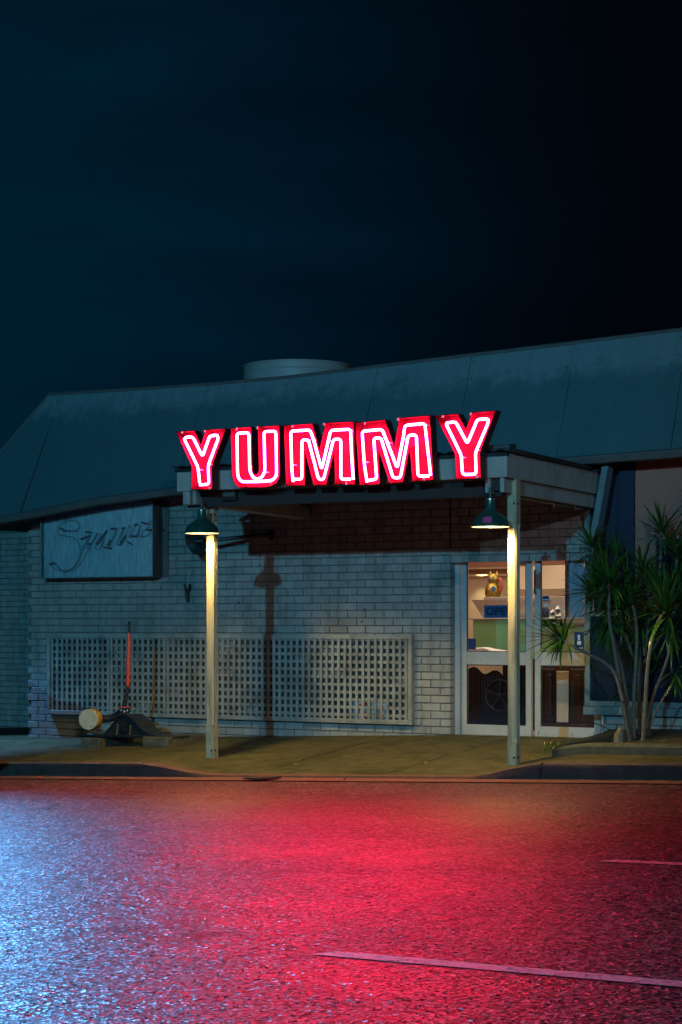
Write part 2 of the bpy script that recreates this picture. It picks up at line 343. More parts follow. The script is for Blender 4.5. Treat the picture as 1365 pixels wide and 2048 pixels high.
    def build(s, name, mats, parent=None, smooth=False, loc=None, recalc=True):
        off = Vector((0, 0, 0)) if parent is None else root_of(parent)
        if parent is None and loc is not None: off = Vector(loc)
        me = s.mesh(name, mats, off, smooth)
        if recalc:
            import bmesh
            bm = bmesh.new(); bm.from_mesh(me); bmesh.ops.recalc_face_normals(bm, faces=bm.faces); bm.to_mesh(me); bm.free()
        o = bpy.data.objects.new(name, me); COL.objects.link(o)
        if parent is None:
            o.location = off; ORIG[o.name] = off
        else: o.parent = parent
        return o
def root_of(o):
    while o.parent: o = o.parent
    return ORIG[o.name]
def inst(name, me, loc, parent, rot=None, scale=None):
    o = bpy.data.objects.new(name, me); COL.objects.link(o); o.parent = parent; o.location = Vector(loc) - root_of(parent)
    if rot is not None: o.rotation_euler = rot
    if scale is not None: o.scale = scale
    return o
def chaikin(P, k=2, closed=False):
    P = [Vector(p) for p in P]
    for _ in range(k):
        Q = []; n = len(P)
        if not closed: Q.append(P[0])
        for i in range(n if closed else n - 1):
            a, b = P[i], P[(i + 1) % n]; Q += [a * .75 + b * .25, a * .25 + b * .75]
        if not closed: Q.append(P[-1])
        P = Q
    return P
def grid(name, xs, ys, zf, m, kind='structure', smooth=True):
    vs = [(x, y, zf(x, y)) for y in ys for x in xs]; n = len(xs)
    fs = [(j * n + i, j * n + i + 1, (j + 1) * n + i + 1, (j + 1) * n + i) for j in range(len(ys) - 1) for i in range(n - 1)]
    b = MB().add(vs, fs); o = b.build(name, m, smooth=smooth, recalc=False); props(o, kind=kind); return o
def frange(a, b, n): return [a + (b - a) * i / n for i in range(n + 1)]
def text_mesh(txt, size, extrude=0.002, spacing=1.0, bold=0.0):
    c = bpy.data.curves.new('lettering', 'FONT'); c.body = txt; c.size = size; c.extrude = extrude; c.align_x = 'CENTER'; c.align_y = 'CENTER'; c.space_character = spacing; c.offset = bold
    o = bpy.data.objects.new('lettering', c); COL.objects.link(o)
    bpy.context.view_layer.update()
    me = bpy.data.meshes.new_from_object(o.evaluated_get(bpy.context.evaluated_depsgraph_get()))
    bpy.data.objects.remove(o); return me

# ================================================================== GROUND
xs_near = sorted(set(frange(-16, 12, 140) + [-400, -120, -50, -25, 20, 40, 120, 400]))
ys_road = [-400, -150, -80, -45, -30] + frange(-24, -3.3, 60)
grid('road', xs_near, ys_road, road, M['asphalt'])
grid('gutter_strip', xs_near, [-3.31, -3.2, -3.05, -2.93], lambda x, y: kerb_top(x) - 0.15 + 0.006 + 0.012 * abs(y + 3.05) + (0.004 if y > -3 else 0), M['concrete'])
SX = [-6.9, -5.37, -3.86, -2.30, -.78, .74, 2.30, 2.62]; SY = [YK, -1.39, -.02]
insl = lambda x, y: SX[0] - .01 < x < SX[-1] + .01 and YK + .0 <= y < -.01
FP = grid('footpath', sorted(xs_near + [SX[0], SX[0] + .002, SX[-1] - .002, SX[-1]]), frange(YK, -.02, 14) + [-.018, 0, 2, 4, 8, 20, 60, 200, 400], lambda x, y: pave(x, y) - (.018 if SX[0] + .001 < x < SX[-1] - .001 and y < -.019 else 0), M['pave'])
rsl = random.Random(4)
for i in range(len(SX) - 1):
    for j in range(2):
        xa, xb, ya, yb = SX[i] + .005, SX[i + 1] - .005, SY[j] + .005 * (j > 0), SY[j + 1] - .005; nx_, ny_ = 8, 7; dzz = rsl.uniform(-.003, .003)
        vs = [(x, y, pave(x, y) + dzz - (.004 if (a in (0, nx_) or b_ in (0, ny_)) else 0)) for b_, y in enumerate(frange(ya, yb, ny_)) for a, x in enumerate(frange(xa, xb, nx_))]; n = len(vs); w_ = nx_ + 1
        sb_ = MB().add(vs, [(q * w_ + p, q * w_ + p + 1, (q + 1) * w_ + p + 1, (q + 1) * w_ + p) for q in range(ny_) for p in range(nx_)])
        ring = [p for p in range(w_)] + [q * w_ + nx_ for q in range(1, ny_ + 1)] + [ny_ * w_ + p for p in range(nx_ - 1, -1, -1)] + [q * w_ for q in range(ny_ - 1, 0, -1)]
        k = len(sb_.v); sb_.v += [sb_.v[p] - Vector((0, 0, .03)) for p in ring]; m_ = len(ring)
        for p in range(m_): sb_.f.append([ring[p], ring[(p + 1) % m_], k + (p + 1) % m_, k + p]); sb_.mi.append(0)
        sb_.build('paving_slab', M['pave'], FP)
# kerb: top 150 mm wide, rounded nose, vertical face coloured darker than the top; dips for the driveway crossing
KJ = [-8.2, -5.1, -2.02, 2.52, 5.5]
def kerb():
    b = MB(); prof = [(YK, 0), (-2.86, 0.004), (-2.896, 0.0), (-2.912, -0.014), (-2.918, -0.05), (-2.935, -0.1), (-2.94, -0.20)]
    vs = []; n = len(prof)
    xs_k = sorted(xs_near + [j + d for j in KJ for d in (-.009, -.007, .007, .009)])
    for x in xs_k:
        jn = .03 if any(abs(x - j) < .008 for j in KJ) else 0
        h = kerb_top(x) - jn - 0.122 * dip(x) + 0.004; f = 1 - 0.80 * dip(x)
        wob = 0.003 * math.sin(x * 5.3) + 0.002 * math.sin(x * 13.1)
        for y, z in prof: vs.append((x, y + wob * (z < 0) + jn * .6 * (z < 0), h + (z * f if z > -.19 else -.22 * 1) ))
    for i in range(len(xs_k) - 1):
        for k in range(n - 1):
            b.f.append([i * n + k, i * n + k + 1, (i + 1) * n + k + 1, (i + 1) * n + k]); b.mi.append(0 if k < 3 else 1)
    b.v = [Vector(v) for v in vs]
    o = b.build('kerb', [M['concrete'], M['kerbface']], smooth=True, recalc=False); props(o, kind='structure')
kerb()
# garden bed: concrete edging and soil
pv = lambda px, py: onroad(px, py, pave)
ga = pv(1072, 1521); gb = pv(1440, 1516); gc = pv(1208, 1483)
def edging():
    A = Vector((ga.x, ga.y)); B = Vector((5.6, gb.y - .02)); Cc = Vector((gc.x, gc.y))
    path = chaikin([(Cc.x, Cc.y + .55, 0), (Cc.x, Cc.y, 0), (A.x + .06, A.y + .09, 0), (A.x + .3, A.y + 0.0, 0), (B.x, B.y, 0)], 3)
    b = MB(); prof = [(0.0, -.06), (0.0, .075), (.03, .105), (.14, .108), (.17, .09), (.17, -.06)]; vs = []; n = len(prof)
    for i, p in enumerate(path):
        d = (path[min(i + 1, len(path) - 1)] - path[max(i - 1, 0)]).normalized(); nrm = Vector((-d.y, d.x, 0))
        for w, h in prof:
            q = p + nrm * w; vs.append((q.x, q.y, pave(p.x, p.y) + h))
    b.v = [Vector(v) for v in vs]
    for i in range(len(path) - 1):
        for k in range(n - 1): b.f.append([i * n + k, i * n + k + 1, (i + 1) * n + k + 1, (i + 1) * n + k]); b.mi.append(0)
    o = b.build('garden_edging', M['edging'], smooth=True)
    props(o, 'mossy rounded concrete edging around the planted bed beside the door', 'edging')
    return path
M['edging'] = mat('mossy_concrete', (0.085, 0.08, 0.06), 0.85, 0.45, 12, 0.6, 90, dirt=(0.05, 0.065, 0.03), dscale=5, damt=.8)
epath = edging()
bed = MB(); poly = [Vector((p.x, p.y, pave(p.x, p.y) + .055)) for p in epath] + [Vector((5.6, 0.1, .19)), Vector((gc.x, 0.1, .14))]
bed.add(poly, [list(range(len(poly)))]); so = bed.build('garden_soil', M['soil']); props(so, kind='structure')

# ================================================================== BUILDING
BLD = thing('restaurant_building', (0, 0, 0), 'long painted brick restaurant with a steep sheet metal roof and glass entrance', 'building')
# --- brick meshes, shared
BL, BH, JT = 0.230, 0.076, 0.010
def brick_mesh(i, L=BL):
    rnd = random.Random(i); b = MB(); c = 0.0035
    x, z = L / 2, BH / 2; d = 0.014 + rnd.uniform(-.0015, .0015)
    j = lambda: rnd.uniform(-.0016, .0016)
    outer = [(-x + j(), 0, -z + j()), (x + j(), 0, -z + j()), (x + j(), 0, z + j()), (-x + j(), 0, z + j())]
    mid = [(p[0], -d + c, p[2]) for p in outer]
    fr = [(p[0] * (1 - c / x), -d + rnd.uniform(-.0008, .0008), p[2] * (1 - c / z)) for p in outer]
    q = lambda a, b_: [[a + k, a + (k + 1) % 4, b_ + (k + 1) % 4, b_ + k] for k in range(4)]
    b.add(outer + mid + fr, q(0, 4) + q(4, 8) + [[8, 9, 10, 11]]); return b.mesh('brick', M['brick'])
BRICKS = [brick_mesh(i) for i in range(10)]; HALVES = [brick_mesh(40 + i, 0.110) for i in range(4)]
def brick_field(core, x0, x1, z0, z1, Y, keep=lambda x, z: True, limit=300, near=lambda x, z: -x, zoff=0.0, xoff=0.0, axis='Y', stuff=True):
    cells = []
    r0 = int(math.floor((z0 - zoff) / .086)); r = r0
    while zoff + r * .086 + .043 < z1:
        z = zoff + r * .086 + .043
        sh = (.12 if r % 2 else 0) + xoff
        k = math.floor((x0 - sh) / .24) - 1
        while k * .24 + sh < x1:
            a, b_ = k * .24 + sh + JT / 2, k * .24 + sh + .24 - JT / 2
            a2, b2 = max(a, x0), min(b_, x1)
            if b2 - a2 > .05 and z > z0 - .05 and keep((a2 + b2) / 2, z): cells.append((a2, b2, z))
            k += 1
        r += 1
    cells.sort(key=lambda c: near((c[0] + c[1]) / 2, c[2]))
    rest = MB(); rnd = random.Random(int(x0 * 10 + z0 * 100 + Y * 77))
    for i, (a, b_, z) in enumerate(cells):
        L = b_ - a; cx = (a + b_) / 2; full = L > .2; me = rnd.choice(BRICKS if L > .16 else HALVES); base = BL if L > .16 else .110
        dy = rnd.uniform(-.0015, .0015); rot = (rnd.gauss(0, .006), rnd.gauss(0, .003), rnd.gauss(0, .005))
        loc = Vector((cx, Y + dy, z)) if axis == 'Y' else Vector((Y + dy, cx, z))
        if axis == 'X': rot = (rot[0], rot[1], R(90) + rot[2])
        if i < limit: inst('brick', me, loc, core, rot, (L / base, 1, 1))
        elif stuff:
            mt = Matrix.LocRotScale(loc, __import__('mathutils').Euler(rot), (L / base, 1, 1))
            rest.add([mt @ v.co for v in me.vertices], [list(p.vertices) for p in me.polygons])
    if rest.v:
        o = rest.build('far_bricks', M['brick'], core, recalc=False); o['kind'] = 'stuff'
YM = 0.0105   # mortar face; brick faces stand at about -0.0035
WX0 = -6.05
# --- front wall
fw = MB().box(WX0 + .012, -.012, YM, .22, -.5, 2.95).build('front_wall', M['mortar'], BLD)
t0 = atY(95, 1267, -.06); t1 = atY(825, 1451, -.06)
TX0, TX1, TZ0, TZ1 = t0.x, t1.x, t1.z + .004, t0.z
def nearkey(x, z):
    hid = TX0 + .06 < x < TX1 - .06 and TZ0 + .06 < z < TZ1 - .06
    under = z > 2.45 + .03 * (x + 0)
    return (10 if hid else 0) + (4 if under else 0) + (6 if z < pave(x, 0) - .04 else 0) - x
brick_field(fw, WX0, 0.0, -.30, 2.95, YM - .001, limit=300, near=nearkey)
# right return of the front wall (door reveal) and its left return
MB().box(-.012, -.002, YM + .004, .2, -.1, 2.0).build('reveal', M['mortar'], fw)
rv = MB()
for r in range(-3, 24):
    z = r * .086 + .043
    L = [(0.0, .10)] if r % 2 else [(0.0, .21)]
    for a, b_ in L: rv.bbox(-.004, 0.006, a + .0, .16, z - .038, z + .038, .003)
rvo = rv.build('reveal_bricks', M['brick'], fw); rvo['kind'] = 'stuff'
# side return at the far left corner, running back to the recessed wall
MB().box(WX0 + .012, WX0 + .25, .2, 3.57, -.6, 2.9).build('return_wall', M['mortar'], BLD)
# --- recessed wall at the left
bw = MB().box(-16, WX0 + .03, 3.57, 3.8, -.7, 2.75).build('back_wall', M['mortar'], BLD)
brick_field(bw, -10.4, WX0 + .02, -.45, 2.62, 3.569, limit=110, near=lambda x, z: abs(x + 9.0) + (9 if not -10.2 < x < -8.5 else 0) + abs(z - 1) * .2, xoff=.07, zoff=.02)
bg0 = MB(); bg0.tube([(-16, 3.47, 2.66), (WX0 - .1, 3.47, 2.70)], .035, 8)
bg0.build('back_wall_pipe', M['bluetrim'], BLD, smooth=True)
MB().box(-16, WX0, 3.30, 3.57, 2.74, 2.86).build('back_eave', M['gutter'], BLD)
# --- wall above the door
ow = MB().box(.0, 1.95, YM + .02, .22, 1.93, 2.95).build('lintel_wall', M['mortar'], BLD)
brick_field(ow, .0, 1.95, 1.93, 2.85, YM + .019, limit=120, near=lambda x, z: z)

# --- roof: eight sloping sheets, ridge cap, gutter
YE, YR = -.50, .0
seams = [((100, 790), (-128, 1053)), ((122, 789.5), (43, 1025)), ((264, 781), (195, 995)), ((415, 771), (352, 974)), ((579, 756.5), (523, 961.5)), ((756, 735), (712, 947)),
         ((944, 712.5), (905, 932)), ((1151, 688), (1114, 915.5)), ((1376, 660), (1342, 898)), ((1570, 634), (1545, 881))]
top = [atY(*a, YR) for a, b_ in seams]; bot = [atY(*b_, YE) for a, b_ in seams]
rf = MB()
deck = [Vector((p.x, p.y + .03, p.z - .05)) for p in top]
for i in range(len(seams) - 1):
    rf.add([deck[i], deck[i + 1], bot[i + 1] + Vector((0, .05, .0)), bot[i] + Vector((0, .05, 0))], [(0, 1, 2, 3)])
back = [Vector((p.x, 9.0, p.z - .35)) for p in deck]
for i in range(len(seams) - 1): rf.add([deck[i], deck[i + 1], back[i + 1], back[i]], [(3, 2, 1, 0)])
e0 = bot[0] + Vector((0, 9, .0)); rf.add([deck[0], back[0], e0, bot[0] + Vector((0.02, .05, 0))], [(0, 1, 2, 3)])
roof = rf.build('roof', M['roof'], BLD, recalc=False)
for i in range(len(seams) - 1):
    g = .003
    def lerp(a, b_, t): return a + (b_ - a) * t
    L = (top[i + 1] - top[i]).length
    a, b_, c, d = lerp(top[i], top[i + 1], g / L), lerp(top[i + 1], top[i], g / L), lerp(bot[i + 1], bot[i], g / L), lerp(bot[i], bot[i + 1], g / L)
    nrm = (b_ - a).cross(d - a).normalized(); nrm = nrm if nrm.y < 0 else -nrm
    off = nrm * random.uniform(.002, .007)
    rows = []; K = 6
    p = MB(); vs = []
    for r in range(K + 1):
        for s_ in range(K + 1):
            q = lerp(lerp(a, b_, s_ / K), lerp(d, c, s_ / K), r / K); bow = math.sin(math.pi * s_ / K) * .006 + .004 * math.sin(5 * r + 3 * i + 2 * s_)
            vs.append(q + off + nrm * bow * (0 < r < K))
    p.add(vs, [(r * (K + 1) + s_, r * (K + 1) + s_ + 1, (r + 1) * (K + 1) + s_ + 1, (r + 1) * (K + 1) + s_) for r in range(K) for s_ in range(K)])
    n = len(p.v); edge = [0, K, (K + 1) * (K + 1) - 1, K * (K + 1)]
    q = [p.v[k] for k in edge]; p.add(q + [w - nrm * .018 for w in q], [(0, 1, 5, 4), (1, 2, 6, 5), (2, 3, 7, 6), (3, 0, 4, 7)])
    p.build('roof_panel', M['roof'], roof, smooth=True)
fx = MB(); rq = random.Random(5)
for i in range(len(seams) - 1):
    for t_ in (.04, .96):
        for s_ in frange(.06, .94, 6):
            q = lerp(lerp(top[i], top[i + 1], t_), lerp(bot[i], bot[i + 1], t_), s_) + Vector((0, -.012, .003)); fx.lathe([(.010, .004), (.008, -.004), (0, -.006)], q, 6, ax=Vector((0, 1, 0)))
o = fx.build('roof_screws', M['gutter'], roof); o['kind'] = 'stuff'
cap = MB(); cap.tube([t_ + Vector((0, .0, .012)) for t_ in top], .022, 6); cap.tube([top[0] + Vector((0, 0, .012)), bot[0]], .018, 6)
cap.tube([top[0], back[0]], .02, 6)
cap.build('ridge_cap', M['gutter'], roof, smooth=True)
gt = MB(); gp = [b_ + Vector((0, .03, -.035)) for b_ in bot]
for k, off in enumerate(((0, -.03, .03), (0, -.045, -.01), (0, -.03, -.05), (0, .04, -.06), (0, .10, -.03))): gt.v += [p + Vector(off) for p in gp]
n = len(gp)
for k in range(4):
    for i in range(n - 1): gt.f.append([k * n + i, k * n + i + 1, (k + 1) * n + i + 1, (k + 1) * n + i]); gt.mi.append(0)
gt.build('gutter', M['gutter'], BLD)
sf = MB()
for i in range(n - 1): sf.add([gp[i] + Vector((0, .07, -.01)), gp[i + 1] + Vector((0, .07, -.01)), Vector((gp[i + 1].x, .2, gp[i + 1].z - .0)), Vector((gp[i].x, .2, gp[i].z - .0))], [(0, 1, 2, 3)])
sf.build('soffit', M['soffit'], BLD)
# recessed wing's own roof edge
MB().add([(-16, 3.2, 2.86), (-7, 3.2, 2.86), (-7, 3.9, 3.83), (-16, 3.9, 3.80)], [(0, 1, 2, 3)]).build('back_roof', M['roof'], BLD)
MB().box(-16, -7.0, 3.85, 3.98, 3.80, 3.87).build('back_ridge', M['bluetrim'], BLD)

# --- entrance doors: plane 150 mm behind the brick face
YD = .15
dz = lambda py, px=1000: atY(px, py, YD).z
dx = lambda px: atY(px, 1250, YD).x
ztop = dz(1087, 918); zsill = dz(1467, 918)
fr = MB(); fr.bbox(dx(912), dx(923), YD - .04, YD + .06, zsill - .03, ztop + .02, .004)
fr.bbox(dx(912), dx(1204), YD - .045, YD + .065, dz(1092, 923), dz(1083, 923), .004)
fr.bbox(dx(912), dx(1204), YD - .05, YD + .07, zsill - .06, zsill - .012, .004)
door_frame = fr.build('door_frame', M['alu'], BLD)
MB().box(0.003, dx(1204), YD - .03, YD + .05, dz(1083, 923) + .002, 1.96).build('door_head', M['bluetrim'], BLD)
def leaf(xa, xb, za, zb, zm0, zm1, zb1, zt1, st, dyy=0.0):
    L = MB()
    x0, x1 = xa, xb; y0, y1 = YD - .02 + dyy, YD + .025 + dyy
    L.bbox(x0, x0 + st, y0, y1, za, zb, .003); L.bbox(x1 - st, x1, y0, y1, za, zb, .003)
    d = L.build('door_leaf', M['alu'], BLD)
    for nm, a, b_ in (('bottom_rail', za, zb1), ('middle_rail', zm0, zm1), ('top_rail', zt1, zb)):
        MB().bbox(x0 + st - .001, x1 - st + .001, y0 + .002, y1 - .002, a, b_, .003).build(nm, M['alu'], d)
    for a, b_ in ((zb1, zm0), (zm1, zt1)):
        g = MB().box(x0 + st - .002, x1 - st + .002, (y0 + y1) / 2 - .003, (y0 + y1) / 2 + .003, a - .002, b_ + .002).build('glass_pane', M['glass'], d)
        q = MB(); w = .008
        q.box(x0 + st, x0 + st + w, y0 + .006, y0 + .015, a, b_); q.box(x1 - st - w, x1 - st, y0 + .006, y0 + .015, a, b_)
        q.box(x0 + st + w, x1 - st - w, y0 + .006, y0 + .015, a, a + w); q.box(x0 + st + w, x1 - st - w, y0 + .006, y0 + .015, b_ - w, b_)
        q.build('glazing_gasket', M['rubber'], d)
    return d
ZB, ZT = zsill - .01, dz(1093.5, 923)
leaf(dx(925), dx(1064.5), ZB, ZT, dz(1329, 935), dz(1303, 935), dz(1448, 935), dz(1108, 935), dx(935.5) - dx(925))
leaf(dx(1071.5), dx(1202), ZB, ZT, dz(1329, 935), dz(1303, 935), dz(1448, 935), dz(1108, 935), dx(1083) - dx(1071.5))
hd = MB(); hd.tube([(dx(1074.5), YD - .02, 1.55), (dx(1074.5), YD - .06, 1.55), (dx(1074.5), YD - .06, 1.8), (dx(1074.5), YD - .02, 1.8)], .009, 6)
hd.build('door_handle', M['dark_metal'], BLD, smooth=True)
MB().box(dx(912), dx(1204), -.25, YD - .05, zsill - .3, zsill - .055).build('doorstep', M['concrete'], BLD)

# --- bay at the right: brick plinth, sill, window, navy pier, pink render
YB = -.12
bxl = atY(1204, 1450, YB).x; bz0 = atY(1204, 1430, YB).z
pl = MB().box(bxl + .012, 6.4, YB + .0135, .3, -.4, bz0).build('plinth', M['mortar'], BLD)
brick_field(pl, bxl, 5.0, -.15, bz0 - .01, YB + .0125, limit=60, near=lambda x, z: x)
MB().bbox(bxl - .006, bxl + .010, YB + .012, .28, -.2, bz0 - .004, .002).build('plinth_end', M['white'], BLD)
s0 = atY(1171, 1425, YB - .05)
MB().bbox(atY(1166, 1420, YB - .06).x, 6.4, YB - .06, .3, bz0 + .001, atY(1180, 1413, YB - .06).z, .006).build('window_sill', M['bluetrim'], BLD)
zs = atY(1180, 1413, YB - .06).z
wf = MB(); jx0, jx1 = atY(1170, 1300, YB).x, atY(1181, 1300, YB).x
wf.bbox(jx0, jx1, YB - .01, YB + .07, zs + .001, 2.95, .004)
wf.bbox(jx1, 6.4, YB - .008, YB + .068, zs + .0015, atY(1200, 1402, YB).z, .004)
wf.bbox(3.42, 3.47, YB - .006, YB + .066, atY(1200, 1402, YB).z, 1.3, .004)
wf.bbox(jx1, 6.4, YB - .006, YB + .066, 1.3, 1.36, .004)
bay = wf.build('bay_window_frame', M['bluetrim'], BLD)
MB().box(jx1 + .002, 3.42, YB + .02, YB + .03, atY(1200, 1402, YB).z, 1.3).build('window_pane', M['darkglass'], bay)
MB().box(3.472, 6.4, YB + .02, YB + .03, atY(1200, 1402, YB).z, 1.3).build('window_pane', M['darkglass'], bay)
nx0, nx1 = atY(1240, 1000, YB + .02).x, atY(1270, 1000, YB + .02).x
MB().box(nx0, nx1, YB + .0, .3, 1.362, 3.05).build('navy_pier', M['navy'], BLD)
MB().box(jx1 + .002, nx0 - .002, YB + .10, .3, 1.362, 3.05).build('recess_panel', M['navy'], BLD)
MB().box(nx1 + .002, 6.4, YB + .03, .3, 1.362, 3.05).build('pink_wall', M['pinkwall'], BLD)
w2 = MB(); wx0, wx1, wz0, wz1 = atY(1312, 1100, YB).x, 6.3, 1.45, atY(1330, 1078, YB).z
for a in ((wx0, wx0 + .05, wz0, wz1), (wx0 + .05, wx1, wz1 - .05, wz1), (wx0 + .05, wx1, wz0, wz0 + .05)): w2.bbox(a[0], a[1], YB + .0, YB + .03, a[2], a[3], .004)
w2o = w2.build('pink_wall_window', M['soffit'], BLD)
MB().box(wx0 + .05, wx1, YB + .018, YB + .024, wz0 + .05, wz1 - .05).build('window_pane', M['darkglass'], w2o)
# leaning timber at the canopy's back corner
a = atY(1211, 930, -.35); b_ = atY(1166, 1190, -.35)
st = MB(); st.prism([a + Vector((-.035, 0, 0)), a + Vector((.035, 0, 0)), b_ + Vector((.035, 0, 0)), b_ + Vector((-.035, 0, 0))], (0, .14, 0))
props(st.build('brace_board', M['bluetrim'], loc=b_), 'pale blue slanting timber brace between canopy and window', 'brace')

# --- the room behind the glass
M['room'] = mat('peach_room_paint', (0.70, 0.42, 0.32), 0.8, 0.05, 2)
M['roomcream'] = mat('cream_room_paint', (0.78, 0.66, 0.48), 0.7, 0.05, 2)
M['floor'] = mat('room_floor', (0.45, 0.30, 0.24), 0.5, 0.15, 6)
RX0, RX1, RY0, RY1, RZ0, RZ1 = -3.4, 6.3, .31, 4.6, .02, 2.7
rm = MB(); rm.box(RX0, RX1, RY1, RY1 + .1, RZ0, RZ1)
rm.box(RX0 - .1, RX0, RY0, RY1, RZ0, RZ1); rm.box(RX1, RX1 + .1, RY0, RY1, RZ0, RZ1); rm.box(RX0, RX1, RY0, RY1, RZ1, RZ1 + .1)
room = rm.build('interior_wall', M['room'], BLD)
MB().box(RX0, RX1, .23, RY1, -.1, RZ0).build('interior_floor', M['floor'], BLD)
MB().box(RX0, -.003, .221, .3, 0, RZ1).build('inner_lining', M['room'], BLD)
# cream lower back wall with cove ledges
MB().box(RX0, RX1, 4.52, 4.598, RZ0, atY(985, 1152, 4.52).z).build('cream_wall', M['roomcream'], BLD)
lg = MB()
for py in (1150, 1136): z = atY(985, py, 4.4).z; lg.box(RX0, 0.1, 4.40, 4.6, z - .012, z + .012)
lg.build('wall_ledge', M['roomcream'], BLD)
# curved bulkhead on the right hand side
cb = MB(); zA, zB = atY(1110, 1178, 3.2).z, atY(1110, 1132, 3.2).z
pts = [Vector((-.9 + 3.2 * t, 3.25 + .5 * t * t - .25 * t, 0)) for t in frange(0, 1, 10)]
for i in range(10):
    p, q = pts[i], pts[i + 1]; zz = lambda t: .05 * (t / 10)
    cb.add([(p.x, p.y, zA), (q.x, q.y, zA), (q.x, q.y, zB + zz(i + 1)), (p.x, p.y, zB + zz(i)), (p.x, p.y + .3, zB + zz(i)), (q.x, q.y + .3, zB + zz(i + 1)), (p.x, p.y + .3, zA), (q.x, q.y + .3, zA)], [(0, 1, 2, 3), (3, 2, 5, 4), (0, 1, 7, 6)])
cb.build('curved_bulkhead', M['roomcream'], BLD, smooth=False)
rl = bpy.data.lights.new('room_lamp', 'AREA'); rl.energy = ROOM_POWER; rl.color = (1.0, .76, .58); rl.shape = 'RECTANGLE'; rl.size = 4; rl.size_y = 2.5
ro = bpy.data.objects.new('room_lamp', rl); COL.objects.link(ro); ro.location = (.2, 1.5, 2.66); ro.parent = BLD
wl = bpy.data.lights.new('wall_spotlight', 'SPOT'); wl.energy = 18; wl.color = (1.0, .80, .45); wl.spot_size = R(70); wl.spot_blend = .8; wl.shadow_soft_size = .04
wo = bpy.data.objects.new('wall_spotlight', wl); COL.objects.link(wo); wo.location = atY(958, 1150, 4.3) + Vector((0, 0, .15)); wo.rotation_euler = (R(12), 0, 0); wo.parent = BLD

M['steel'] = mat('steel', (.5, .5, .48), .25, .1, 8, metal=.8)
M['green'] = mat('green_counter', (.16, .38, .17), .35, .1, 3)
M['greenglow'] = mat('lime_counter', (.34, .38, .16), .4, .1, 3)
M['cloth'] = mat('white_cloth', (.75, .70, .62), .8, .06, 5)
M['ribbed'] = mat('black_ribbed', (.004, .005, .007), .4, .3, 5)
M['wood'] = mat('brown_cabinet_wood', (.06, .028, .013), .45, .4, 5, .1, 30, aniso=(3, 3, .4))
M['card'] = mat('pale_board', (.62, .50, .36), .7, .06, 4)
M['gold'] = mat('gold_foil', (.50, .36, .08), .3, .8, 22, .9, 45, metal=.95)
M['signblue'] = mat('blue_sign_board', (.04, .13, .34), .5, .1, 6)
M['ink'] = mat('black_ink', (.008, .01, .02), .5, .05)
M['sticker'] = mat('navy_sticker', (.015, .05, .18), .4, .3, 20)
M['grey'] = mat('grey_laminate', (.30, .27, .24), .5, .15, 5)
M['leafprint'] = mat('frosted_print', (.42, .42, .50), .6, .25, 9, col2=(.16, .24, .34))
# counter with steel top
YC = 1.5
c0, c1 = atY(946, 1240, YC), atY(1180, 1300, YC)
ct = thing('serving_counter', (c0.x + 1, YC, .02), 'green fronted serving counter seen through the glass doors', 'counter')
zt = atY(985, 1236, YC).z
MB().bbox(c0.x, .32, YC, 2.2, .02, zt - .02, .006).build('green_front', M['green'], ct)
MB().bbox(.325, 2.6, YC + .05, 2.2, .02, zt - .1, .006).build('lime_front', M['greenglow'], ct)
MB().bbox(c0.x - .06, 2.6, YC - .04, 2.2, zt - .018, zt, .004).build('counter_top', M['grey'], ct)
MB().bbox(c0.x - .25, 2.6, 2.25, 2.6, .02, atY(985, 1194, 2.25).z, .006).build('back_shelf', M['grey'], ct)
tr = MB(); z0, z1 = zt + .003, atY(985, 1200, YC + .2).z
P0, P1 = atY(968, 1236, YC + .1).x, atY(1056, 1236, YC + .1).x
tr.add([(P0, YC + .08, z0), (P1, YC + .08, z0), (P1 + .1, YC + .02, z1), (P0 - .12, YC + .02, z1), (P0, YC + .5, z0), (P1, YC + .5, z0), (P1 + .1, YC + .55, z1), (P0 - .12, YC + .55, z1)],
       [(0, 1, 2, 3), (4, 5, 6, 7), (1, 5, 6, 2), (0, 4, 7, 3), (0, 1, 5, 4)])
props(tr.build('steel_tray', M['steel'], loc=(P0, YC, z0)), 'wide flared steel tray standing on the green counter', 'tray')
# gold cat figure
g = atY(985, 1193, 2.4); gz = atY(985, 1194, 2.25).z
cat = thing('cat_figurine', (g.x, 2.42, gz), 'shiny gold cat figurine sitting on the shelf behind the counter', 'figurine')
MB().lathe([(.0, .0), (.085, .0), (.10, .04), (.095, .11), (.07, .165), (.0, .18)], (g.x, 2.42, gz), 16).build('torso', M['gold'], cat, smooth=True)
MB().lathe([(.0, .155), (.05, .16), (.075, .20), (.07, .25), (.04, .285), (.0, .29)], (g.x + .01, 2.42, gz), 16).build('head', M['gold'], cat, smooth=True)
for s_ in (-1, 1): MB().lathe([(.026, .265), (.0, .325)], (g.x + .01 + s_ * .045, 2.42, gz), 8).build('ear', M['gold'], cat)
for s_ in (-1, 1): MB().lathe([(.0, -.004), (.013, 0), (.0, .004)], (g.x + .01 + s_ * .025, 2.42 - .071, gz + .225), 8, ax=Vector((0, 1, 0))).build('eye', M['signblue'], cat)
MB().tube(chaikin([(g.x + .08, 2.40, gz + .06), (g.x + .14, 2.38, gz + .10), (g.x + .13, 2.38, gz + .2), (g.x + .10, 2.38, gz + .23)]), .022, 8).build('raised_paw', M['redleaf'], cat, smooth=True)
MB().lathe([(.0, -.01), (.032, -.008), (.032, .006), (.0, .01)], (g.x + .055, 2.42 - .098, gz + .10), 14, ax=Vector((0, 1, 0))).build('round_tag', M['signblue'], cat)
